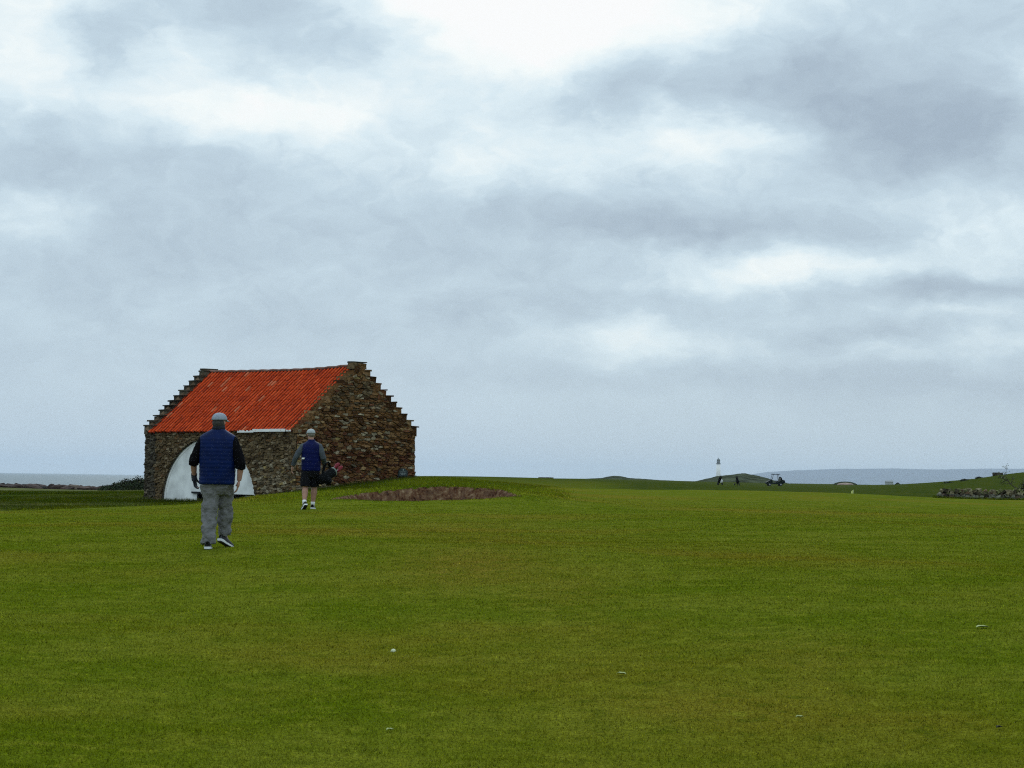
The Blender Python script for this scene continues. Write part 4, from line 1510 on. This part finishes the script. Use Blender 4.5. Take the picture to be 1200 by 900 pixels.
def leaf(px, py, ln, label, mat, rz, lift=.014):
    q = on_ground(px, py)
    mb = MB()
    vs, fs = [], []
    n = 8
    for i in range(n + 1):
        tt = i / n
        wv = .32 * ln * math.sin(math.pi * tt) ** .8 + .0015
        zc = lift + .007 * math.sin(math.pi * tt) + .003 * math.sin(tt * 9)
        x = (tt - .5) * ln
        vs += [(x, -wv, zc + wv * .25), (x, 0, zc - .002), (x, wv, zc + wv * .3)]
    for i in range(n):
        for j in (0, 1):
            a = i * 3 + j
            fs.append((a, a + 3, a + 4, a + 1))
    mb.add(vs, fs)
    o = mb.build('fallen_leaf', mat)
    o.location = q; o.rotation_euler = (0, 0, rz)
    sm_ = o.modifiers.new('thick', 'SOLIDIFY'); sm_.thickness = .002
    tag(o, label, 'leaf', 'fallen leaves on the fairway')


leaf(1151, 737, .11, 'pale yellowish leaf on the fairway near the right edge', M_leafdry, .2)
leaf(728, 792, .07, 'pale leaf on the fairway, below the middle of the photo', M_leafdry, -.3)
leaf(457, 858, .05, 'small pale leaf low on the fairway, below the golf ball', M_leafdry, .5)
leaf(937, 843, .05, 'small pale leaf at the bottom of the fairway, right of the middle', M_leafdry, .1)
leaf(1171, 855, .045, 'dark leaf near the bottom right corner', M_leafdk, .4)


# ------------------------------------------------------------------ people
M_skin = simple('skin', (.36, .19, .13), .6, .08, 12, .35)


def hand_geo(mb, wrist, d, side, out, curl=.5, scale=1.0, infl=0.0):
    """palm and five bent fingers; d points along the hand, out is the thumb side"""
    d = d.normalized(); out = (out - d * out.dot(d)).normalized(); pn = d.cross(out).normalized() * side
    L = .095 * scale
    palm = wrist + d * (L * .55)
    rot = Matrix((out, pn, d)).transposed()
    mb.ball(palm, (.044 * scale + infl, .020 * scale + infl, .055 * scale + infl), 12, 8, rot)
    for k, (off, ln) in enumerate(((.030, .072), (.010, .080), (-.010, .075), (-.029, .060))):
        b0 = wrist + d * L + out * (off * scale)
        p0 = b0 - d * .02
        p1 = b0 + d * (ln * .42 * scale)
        d2 = (d * math.cos(curl) + pn * math.sin(curl)).normalized()
        p2 = p1 + d2 * (ln * .34 * scale)
        d3 = (d * math.cos(curl * 1.9) + pn * math.sin(curl * 1.9)).normalized()
        p3 = p2 + d3 * (ln * .28 * scale)
        r_ = .0095 * scale + infl
        mb.tube([p0, p1, p2, p3], [r_ * 1.05, r_, r_ * .95, r_ * .8], 8, ref=out)
    t0 = wrist + d * (L * .25) + out * (.03 * scale)
    t1 = t0 + (out * .7 + d * .8 + pn * .25).normalized() * (.045 * scale)
    t2 = t1 + (out * .25 + d * 1.0 + pn * .35).normalized() * (.035 * scale)
    mb.tube([t0 - out * .02, t1, t2], [.013 * scale + infl, .011 * scale + infl, .009 * scale + infl], 8, ref=pn)


def shoe(root, ankle, yaw, pitch, m_up, m_sole, sock=None):
    """ankle: joint over the heel; foot points along yaw (0 = +Y), pitch lifts the heel"""
    Rm = Matrix.Rotation(-yaw, 3, 'Z') @ Matrix.Rotation(-pitch, 3, 'X')
    def T(p):
        return Vector(ankle) + Rm @ (Vector(p) - Vector((0, 0, .09)))
    out = [(-.035, -.075), (.035, -.075), (.045, -.03), (.042, .03), (.052, .11), (.045, .17), (.018, .205), (-.018, .205), (-.045, .17), (-.048, .11), (-.04, .03), (-.045, -.03)]
    n = len(out)
    mb = MB()
    mb.add([T((x, y, 0.0)) for x, y in out] + [T((x * 1.05, y * 1.02, .022 + (.008 if y < 0 else 0))) for x, y in out],
           [tuple(reversed(range(n))), tuple(range(n, 2 * n))] + [(i, (i + 1) % n, (i + 1) % n + n, i + n) for i in range(n)])
    mu = MB()
    ringsY = [(-.072, .03, .095), (-.05, .04, .10), (0, .042, .105), (.05, .042, .085), (.11, .048, .065), (.16, .043, .055), (.195, .022, .042)]
    vs, fs = [], []
    k = 10
    for (y, hw2, top) in ringsY:
        for i in range(k):
            th = math.pi * i / (k - 1)
            vs.append(T((hw2 * math.cos(th), y, .03 + (top - .03) * math.sin(th) ** .7)))
    for i in range(len(ringsY) - 1):
        for j in range(k - 1):
            a = i * k + j
            fs.append((a, a + 1, a + k + 1, a + k))
    fs.append(tuple(range(k))); fs.append(tuple(reversed(range((len(ringsY) - 1) * k, len(ringsY) * k))))
    mu.add(vs, fs)
    s = mu.build('shoe', m_up, root, smooth=True)
    mb.build('sole', m_sole, s)
    mo = MB()
    mo.add([T((x * .97, y * .98, -.010)) for x, y in out] + [T((x * .97, y * .98, .001)) for x, y in out],
           [tuple(reversed(range(n))), tuple(range(n, 2 * n))] + [(i, (i + 1) % n, (i + 1) % n + n, i + n) for i in range(n)])
    mo.build('outsole', m_up, s)
    return s


def head_geo(mb, c, yaw):
    Rz = Matrix.Rotation(-yaw, 3, 'Z')
    c = Vector(c)
    mb.ball(c + Vector((0, 0, .02)), (.078, .097, .105), 16, 12, Rz)
    mb.ball(c + Rz @ Vector((0, .035, -.06)), (.060, .062, .065), 12, 10, Rz)
    mb.ball(c + Rz @ Vector((0, .103, -.015)), (.014, .020, .026), 8, 6, Rz)           # nose
    mb.ball(c + Rz @ Vector((0, .088, -.062)), (.026, .012, .010), 8, 6, Rz)           # lips
    for s in (-1, 1):
        mb.ball(c + Rz @ Vector((s * .080, -.005, -.010)), (.012, .022, .034), 8, 6, Rz)   # ears


def cap_geo(c, yaw, r=(.088, .108, .095), brim=True):
    Rz = Matrix.Rotation(-yaw, 3, 'Z')
    c = Vector(c)
    mb = MB()
    n, m = 20, 8
    vs, fs = [], []
    for i in range(m + 1):
        ph = math.pi / 2 * i / m
        for k in range(n):
            th = 2 * math.pi * k / n
            rr = math.cos(ph) ** .8 if i else 1.0
            vs.append(c + Rz @ Vector((r[0] * rr * math.cos(th), r[1] * rr * math.sin(th), -.012 + (r[2]) * math.sin(ph))))
    for i in range(m):
        for k in range(n):
            fs.append((i * n + k, i * n + (k + 1) % n, (i + 1) * n + (k + 1) % n, (i + 1) * n + k))
    fs.append(tuple(reversed(range(n))))
    mb.add(vs, fs)
    if brim:
        vs, fs = [], []
        for k in range(9):
            th = R(25) + R(130) * k / 8
            a = Vector((r[0] * math.cos(th), r[1] * math.sin(th), -.008))
            b_ = Vector((r[0] * 1.02 * math.cos(th), r[1] * math.sin(th) + .075 * math.sin((th - R(25)) / R(130) * math.pi), -.022))
            for q in (a, b_):
                vs += [c + Rz @ q, c + Rz @ (q - Vector((0, 0, .006)))]
        for k in range(8):
            a = k * 4
            fs += [(a, a + 2, a + 6, a + 4), (a + 1, a + 5, a + 7, a + 3), (a + 2, a + 3, a + 7, a + 6)]
        mb.add(vs, fs)
    return mb


def quilted(rings_, step, amt, n=32):
    zs = [r_[2] for r_ in rings_]
    out = []
    z = zs[0]
    arr = np.array(rings_)
    while z <= zs[-1] + 1e-6:
        r5 = [float(np.interp(z, arr[:, 2], arr[:, k])) for k in range(5)]
        k = abs(math.sin(math.pi * (z - zs[0]) / step)) ** 0.55 if amt else 0
        fade = 1.0 if z < zs[-1] - .14 else 0.4
        out.append((r5[0], r5[1], z, r5[3] + amt * k * fade, r5[4] + amt * k * fade))
        z += 0.009
    return out


def puffer(base, quilt_dark=.5):
    m, t, b = mat_new('padded vest')
    tcn = t.n('ShaderNodeTexCoord')
    nz = t.noise(tcn.outputs['Object'], 7, 4)
    f = t.mapr(nz.outputs[0], .3, .7, .7, 1.25)
    t.link(t.mix(1.0, base, t.comb(f, f, f), 'MULTIPLY'), b.inputs['Base Color'])
    b.inputs['Roughness'].default_value = .5
    b.inputs['Specular IOR Level'].default_value = .10
    return m


# ---- the nearer man
def man_near():
    Y = 29.3
    p = P(253, 641.5, Y)
    g = gz(p.x, p.y)
    root = empty('person', (p.x, p.y, g))
    tag(root, 'man walking away in navy padded vest, grey cap and baggy grey trousers', 'person')
    hc = (.012, .01, 1.640)
    lsh, lel, lwr = Vector((-.185, 0, 1.40)), Vector((-.315, .02, 1.115)), Vector((-.318, .11, .925))
    rsh, rel, rwr = Vector((.19, 0, 1.40)), Vector((.312, -.05, 1.09)), Vector((.288, -.02, .88))
    lhp, lkn, lan = Vector((-.105, 0, .90)), Vector((-.082, -.01, .49)), Vector((-.085, -.16, .095))
    rhp, rkn, ran = Vector((.105, .02, .90)), Vector((.080, .17, .52)), Vector((.088, .20, .165))
    b = MB()
    b.rings([(0, 0, .82, .15, .11), (0, 0, .95, .165, .12), (0, 0, 1.1, .165, .12), (0, 0, 1.3, .18, .115), (0, 0, 1.42, .165, .095), (0, 0, 1.47, .09, .07)], 20)
    b.tube([(0, -.005, 1.42), (.006, .0, 1.52), (hc[0], hc[1], 1.62)], [.062, .058, .06], 12)
    head_geo(b, hc, R(22))
    for sh, elb, wr, r0 in ((lsh, lel, lwr, .05), (rsh, rel, rwr, .05)):
        b.tube([sh * .75 + Vector((0, 0, .35)), sh, elb, elb.lerp(wr, .35), wr], [.06, .055, .043, .042, .03], 10)
    hand_geo(b, rwr, Vector((-.22, .10, -1)), -1, Vector((-.2, 1, 0)), .45)
    hand_geo(b, lwr, Vector((.16, .05, -1)), 1, Vector((.3, 1, 0)), .6)
    for hp, kn, an in ((lhp, lkn, lan), (rhp, rkn, ran)):
        b.tube([hp, kn, kn.lerp(an, .35), an], [.085, .06, .058, .04], 10)
        b.ball(an + Vector((0, .06, -.045)), (.035, .1, .035), 8, 6)
    body = fuse(b.build('body', M_skin, root), .0075, 2)
    for s in (-1, 1):
        e = MB(); Rz = Matrix.Rotation(-R(22), 3, 'Z')
        e.ball(Vector(hc) + Rz @ Vector((s * .03, .085, .012)), .0125, 8, 6)
        e.build('eye', simple('eye', (.6, .6, .58), .2, .02, 20, .5), root)
    # hair and cap
    Rz = Matrix.Rotation(-R(22), 3, 'Z')
    h = MB(); h.ball(Vector(hc) + Rz @ Vector((0, -.018, -.012)), (.083, .092, .085), 14, 10, Rz)
    h.build('hair', simple('dark grey hair', (.045, .04, .035), .8, .3, 40), root, smooth=True)
    capc = Vector(hc) + Vector((0, -.004, .036))
    cap_geo(capc, R(30), (.098, .112, .098)).build('cap', simple('grey cap cloth', (.26, .29, .33), .85, .12, 40, .2, .2, 200), root, smooth=True)
    # dark shirt sleeves
    for sh, elb, wr, cut in ((lsh, lel, lwr, .18), (rsh, rel, rwr, .28)):
        end = elb.lerp(wr, cut)
        s = MB(); s.tube([sh + Vector((-sh.x * .35, 0, .03)), sh, sh.lerp(elb, .5), elb, end, end + (end - elb) * .02], [.06, .080, .078, .070, .068, .064], 16)
        fuse(s.build('sleeve', simple('black jersey', (.0045, .004, .005), .9, .3, 20, .05), root), .011, 3, .022, .07)
    # vest
    vr = [(-.005, 0, .825, .216, .152), (-.005, 0, .85, .221, .158), (0, 0, .95, .222, .160), (0, 0, 1.1, .226, .165), (0, 0, 1.25, .232, .160), (0, 0, 1.36, .240, .148),
          (0, 0, 1.42, .238, .136), (0, 0, 1.455, .222, .122), (0, 0, 1.485, .190, .108), (0, 0, 1.515, .138, .096), (.004, 0, 1.535, .100, .088), (.006, 0, 1.55, .084, .082)]
    vr = [(a, b2, z, rx * 1.045 if z < 1.48 else rx, ry) for a, b2, z, rx, ry in vr]
    v = MB(); v.rings(quilted(vr, .052, .0045), 36)
    vest = v.build('vest', puffer((.0016, .0105, .064, 1)), root, smooth=True)
    for k in range(0):
        pass
    c = MB(); c.tube([(.004, 0, 1.530), (.008, .004, 1.600)], [(.092, .090), (.078, .082)], 18); c.build('collar', simple('dark collar', (.012, .014, .022), .8, .2, 20), vest, smooth=True)
    # trousers
    tr = MB()
    tr.rings([(0, 0, .70, .13, .10), (0, 0, .78, .19, .125), (0, 0, .85, .195, .135), (0, 0, .90, .175, .12), (0, 0, .93, .17, .115)], 20)
    tr.tube([lhp, lkn + Vector((0, 0, .2)), lkn, lkn.lerp(lan, .5), lan + Vector((0, .015, .01)), lan + Vector((0, .02, -.035))], [.116, .114, .102, .095, .085, .088], 16)
    tr.tube([rhp, rkn + Vector((0, -.05, .18)), rkn, rkn.lerp(ran, .5), ran + Vector((0, .0, .03)), ran + Vector((0, .01, -.01))], [.116, .114, .104, .094, .084, .080], 16)
    fuse(tr.build('trousers', simple('grey cloth', (.160, .157, .152), .9, .10, 9, .15, .5, 60), root), .0105, 1, .088, .12)
    mu = simple('black shoe', (.01, .01, .011), .5, .2, 20, .4); ms = simple('white sole', (.75, .76, .76), .6, .05, 20)
    shoe(root, lan - Vector((0, 0, .015)), R(-4), R(2), mu, ms)
    shoe(root, ran - Vector((0, 0, .02)), R(38), R(24), mu, ms)
    root.scale = (.985, .985, .985)
    gl = MB(); hand_geo(gl, lwr, Vector((.16, .05, -1)), 1, Vector((.3, 1, 0)), .6, 1.03, .003)
    gl.tube([lwr + Vector((0, -.006, .045)), lwr, lwr + Vector((.008, .003, -.05))], [.042, .038, .04], 12)
    fuse(gl.build('glove', simple('dark glove', (.014, .016, .024), .7, .2, 20, .3), root), .006, 2)


man_near()


# ---- the farther man with his bag
def man_far():
    Y = 50.5
    p = P(363.5, 596.5, Y)
    g = gz(p.x, p.y)
    root = empty('person', (p.x, p.y, g))
    tag(root, 'man in navy vest over grey sleeves and black shorts carrying a golf bag', 'person')
    hc = (-.015, .02, 1.66)
    lsh, lel, lwr = Vector((-.175, 0, 1.395)), Vector((-.325, -.05, 1.16)), Vector((-.415, .02, .94))
    rsh, rel, rwr = Vector((.175, 0, 1.395)), Vector((.275, -.06, 1.14)), Vector((.285, .14, 1.0))
    lhp, lkn, lan = Vector((-.10, 0, .90)), Vector((-.115, -.03, .47)), Vector((-.112, -.22, .13))
    rhp, rkn, ran = Vector((.08, .03, .90)), Vector((.075, .12, .48)), Vector((.045, .10, .095))
    b = MB()
    b.rings([(0, 0, .82, .15, .11), (0, 0, .95, .165, .12), (0, 0, 1.1, .165, .12), (0, 0, 1.3, .18, .115), (0, 0, 1.42, .165, .095), (0, 0, 1.47, .09, .07)], 20)
    b.tube([(0, -.005, 1.42), (-.006, .0, 1.52), (hc[0], hc[1], 1.62)], [.066, .062, .063], 12)
    head_geo(b, hc, R(-25))
    for sh, elb, wr in ((lsh, lel, lwr), (rsh, rel, rwr)):
        b.tube([sh * .75 + Vector((0, 0, .35)), sh, elb, elb.lerp(wr, .35), wr], [.06, .055, .043, .042, .03], 10)
    hand_geo(b, lwr, Vector((-.05, .1, -1)), 1, Vector((.2, 1, 0)), .5)
    hand_geo(b, rwr, Vector((.15, .9, -.35)), -1, Vector((-.2, .2, 1)), 1.0)
    for hp, kn, an in ((lhp, lkn, lan), (rhp, rkn, ran)):
        b.tube([hp, kn + Vector((0, 0, .06)), kn, kn.lerp(an, .3), kn.lerp(an, .7), an], [.085, .070, .062, .072, .050, .039], 12)
        b.ball(an + Vector((0, .06, -.045)), (.035, .1, .035), 8, 6)
    fuse(b.build('body', M_skin, root), .008, 2)
    Rz = Matrix.Rotation(R(25), 3, 'Z')
    for s in (-1, 1):
        e = MB(); e.ball(Vector(hc) + Rz @ Vector((s * .03, .085, .012)), .0125, 8, 6)
        e.build('eye', simple('eye', (.6, .6, .58), .2, .02, 20, .5), root)
    h = MB(); h.ball(Vector(hc) + Rz @ Vector((0, -.016, .004)), (.082, .092, .08), 14, 10, Rz)
    h.build('hair', simple('short grey hair', (.20, .18, .16), .8, .3, 40), root, smooth=True)
    cap_geo(Vector(hc) + Vector((0, -.004, .03)), R(-32), (.095, .112, .10)).build('cap', simple('pale grey cap cloth', (.34, .37, .37), .85, .12, 40), root, smooth=True)
    m_sl = simple('grey sleeve', (.060, .070, .080), .85, .2, 14, .2)
    for sh, elb, wr in ((lsh, lel, lwr), (rsh, rel, rwr)):
        end = elb.lerp(wr, .93)
        s = MB(); s.tube([sh + Vector((-sh.x * .35, 0, .03)), sh, sh.lerp(elb, .5), elb, end], [.055, .075, .074, .062, .048], 16)
        fuse(s.build('sleeve', m_sl, root), .011, 3, .02, .08)
    vr = [(0, 0, .85, .205, .145), (0, 0, .95, .212, .152), (0, 0, 1.1, .212, .155), (0, 0, 1.28, .222, .15), (0, 0, 1.38, .224, .138), (0, 0, 1.43, .206, .122), (0, 0, 1.475, .145, .096), (0, 0, 1.51, .085, .08), (0, 0, 1.55, .075, .077)]
    v = MB(); v.rings(quilted(vr, .09, .004), 36)
    v.build('vest', puffer((.0015, .005, .058, 1)), root, smooth=True)
    s_ = MB()
    s_.rings([(0, 0, .70, .14, .10), (0, 0, .80, .195, .135), (0, 0, .9, .2, .14), (0, 0, .95, .19, .13)], 20)
    s_.tube([lhp, lhp.lerp(lkn, .5), lkn + Vector((0, .0, .03))], [.112, .112, .108], 16)
    s_.tube([rhp, rhp.lerp(rkn, .5), rkn + Vector((0, -.01, .03))], [.112, .112, .108], 16)
    fuse(s_.build('shorts', simple('black cloth', (.008, .008, .01), .9, .2, 20, .1), root), .011, 2, .02, .09)
    mu = simple('black trainer', (.01, .01, .011), .5, .2, 20, .4); ms = simple('white trainer sole', (.78, .78, .77), .6, .05, 20)
    wh = simple('white sock', (.7, .7, .68), .9, .05, 30)
    for an, kn in ((lan, lkn), (ran, rkn)):
        k = MB(); k.tube([an.lerp(kn, .18), an.lerp(kn, .08), an - Vector((0, 0, .03))], [.046, .046, .044], 12); k.build('sock', wh, root, smooth=True)
    shoe(root, lan, R(-26), R(34), mu, ms)
    shoe(root, ran, R(4), R(3), mu, ms)
    bd = MB(); bd.box((-.165, -.13, 1.12), (.06, .02, .035)); bd.build('badge', simple('white badge', (.8, .8, .8), .6, .02, 20), root)

    # golf bag hanging at his right hip: a thing of its own
    m_px = Y / F
    gb = empty('golf_bag', (p.x + .30, p.y + .05, g + .80))
    tag(gb, 'black golf bag with red club covers carried at the right hip', 'golf bag')
    ax = Vector((.42, .62, .32)).normalized()
    c0 = Vector((-.10, -.16, -.17)); c1 = c0 + ax * .52
    m = MB(); m.tube([c0, c0 + ax * .05, c0 + ax * .25, c0 + ax * .46, c1], [.085, .108, .112, .108, .102], 16); m.build('body', M_black, gb, smooth=True)
    m = MB(); m.ball(c0 + ax * .25 + Vector((.05, -.06, -.09)), (.09, .16, .10), 12, 8); m.build('pocket', M_black, gb, smooth=True)
    m = MB(); m.tube([c1 - ax * .03, c1 + ax * .012], [.108, .108], 18); m.build('rim', simple('pale bag rim', (.11, .14, .11), .6, .1, 10), gb)
    side = ax.orthogonal().normalized(); sd2 = ax.cross(side)
    mred = simple('red club cover', (.17, .008, .018), .7, .2, 10)
    mpk = simple('faded red cover', (.26, .06, .07), .7, .2, 10)
    for k, (a, b2, ln) in enumerate(((.05, .05, .16), (-.05, .06, .12), (.02, -.05, .18), (-.06, -.03, .10))):
        st = c1 + side * a + sd2 * b2
        en = st + ax * ln + UPV * .03
        cl = MB(); cl.tube([st - ax * .2, en], .007, 6); clo = cl.build('club', M_rim, gb)
        hd = MB(); hd.tube([st + ax * (ln * .35), st + ax * (ln * .7), en, en + ax * .07], [.02, .03, .048, .03], 10); hd.ball(en + ax * .05, (.045, .05, .04), 10, 8)
        hd.build('club_cover', mpk if k == 1 else mred, clo, smooth=True)
    st = MB(); st.tube([c0 + ax * .12 + UPV * .12, c0 + ax * .22 + UPV * .30, c0 + ax * .32 + UPV * .30, c0 + ax * .42 + UPV * .12], [(.03, .006)] * 4, 8); st.build('strap', M_black, gb)


man_far()

# ------------------------------------------------------------------ air
hzm = bpy.data.materials.new('sea haze'); hzm.use_nodes = True
ht = hzm.node_tree; ht.nodes.clear()
pv = ht.nodes.new('ShaderNodeVolumePrincipled'); pv.inputs['Color'].default_value = (.81, .89, 1.0, 1); pv.inputs['Density'].default_value = 0.36e-4
pv.inputs['Anisotropy'].default_value = 0.2
ho = ht.nodes.new('ShaderNodeOutputMaterial'); ht.links.new(pv.outputs[0], ho.inputs['Volume'])
mb = MB(); mb.box((0, 19700, 0), (52000, 40000, 2), None)
zb_, zt_ = EYE - 16.0, EYE + 262.0
mb.v = [(x, y, zb_ if z < 0 else zt_) for x, y, z in mb.v]
hz_o = mb.build('haze', hzm)
tag(hz_o, 'thin pale sea haze over the whole scene', 'haze', kind='stuff')
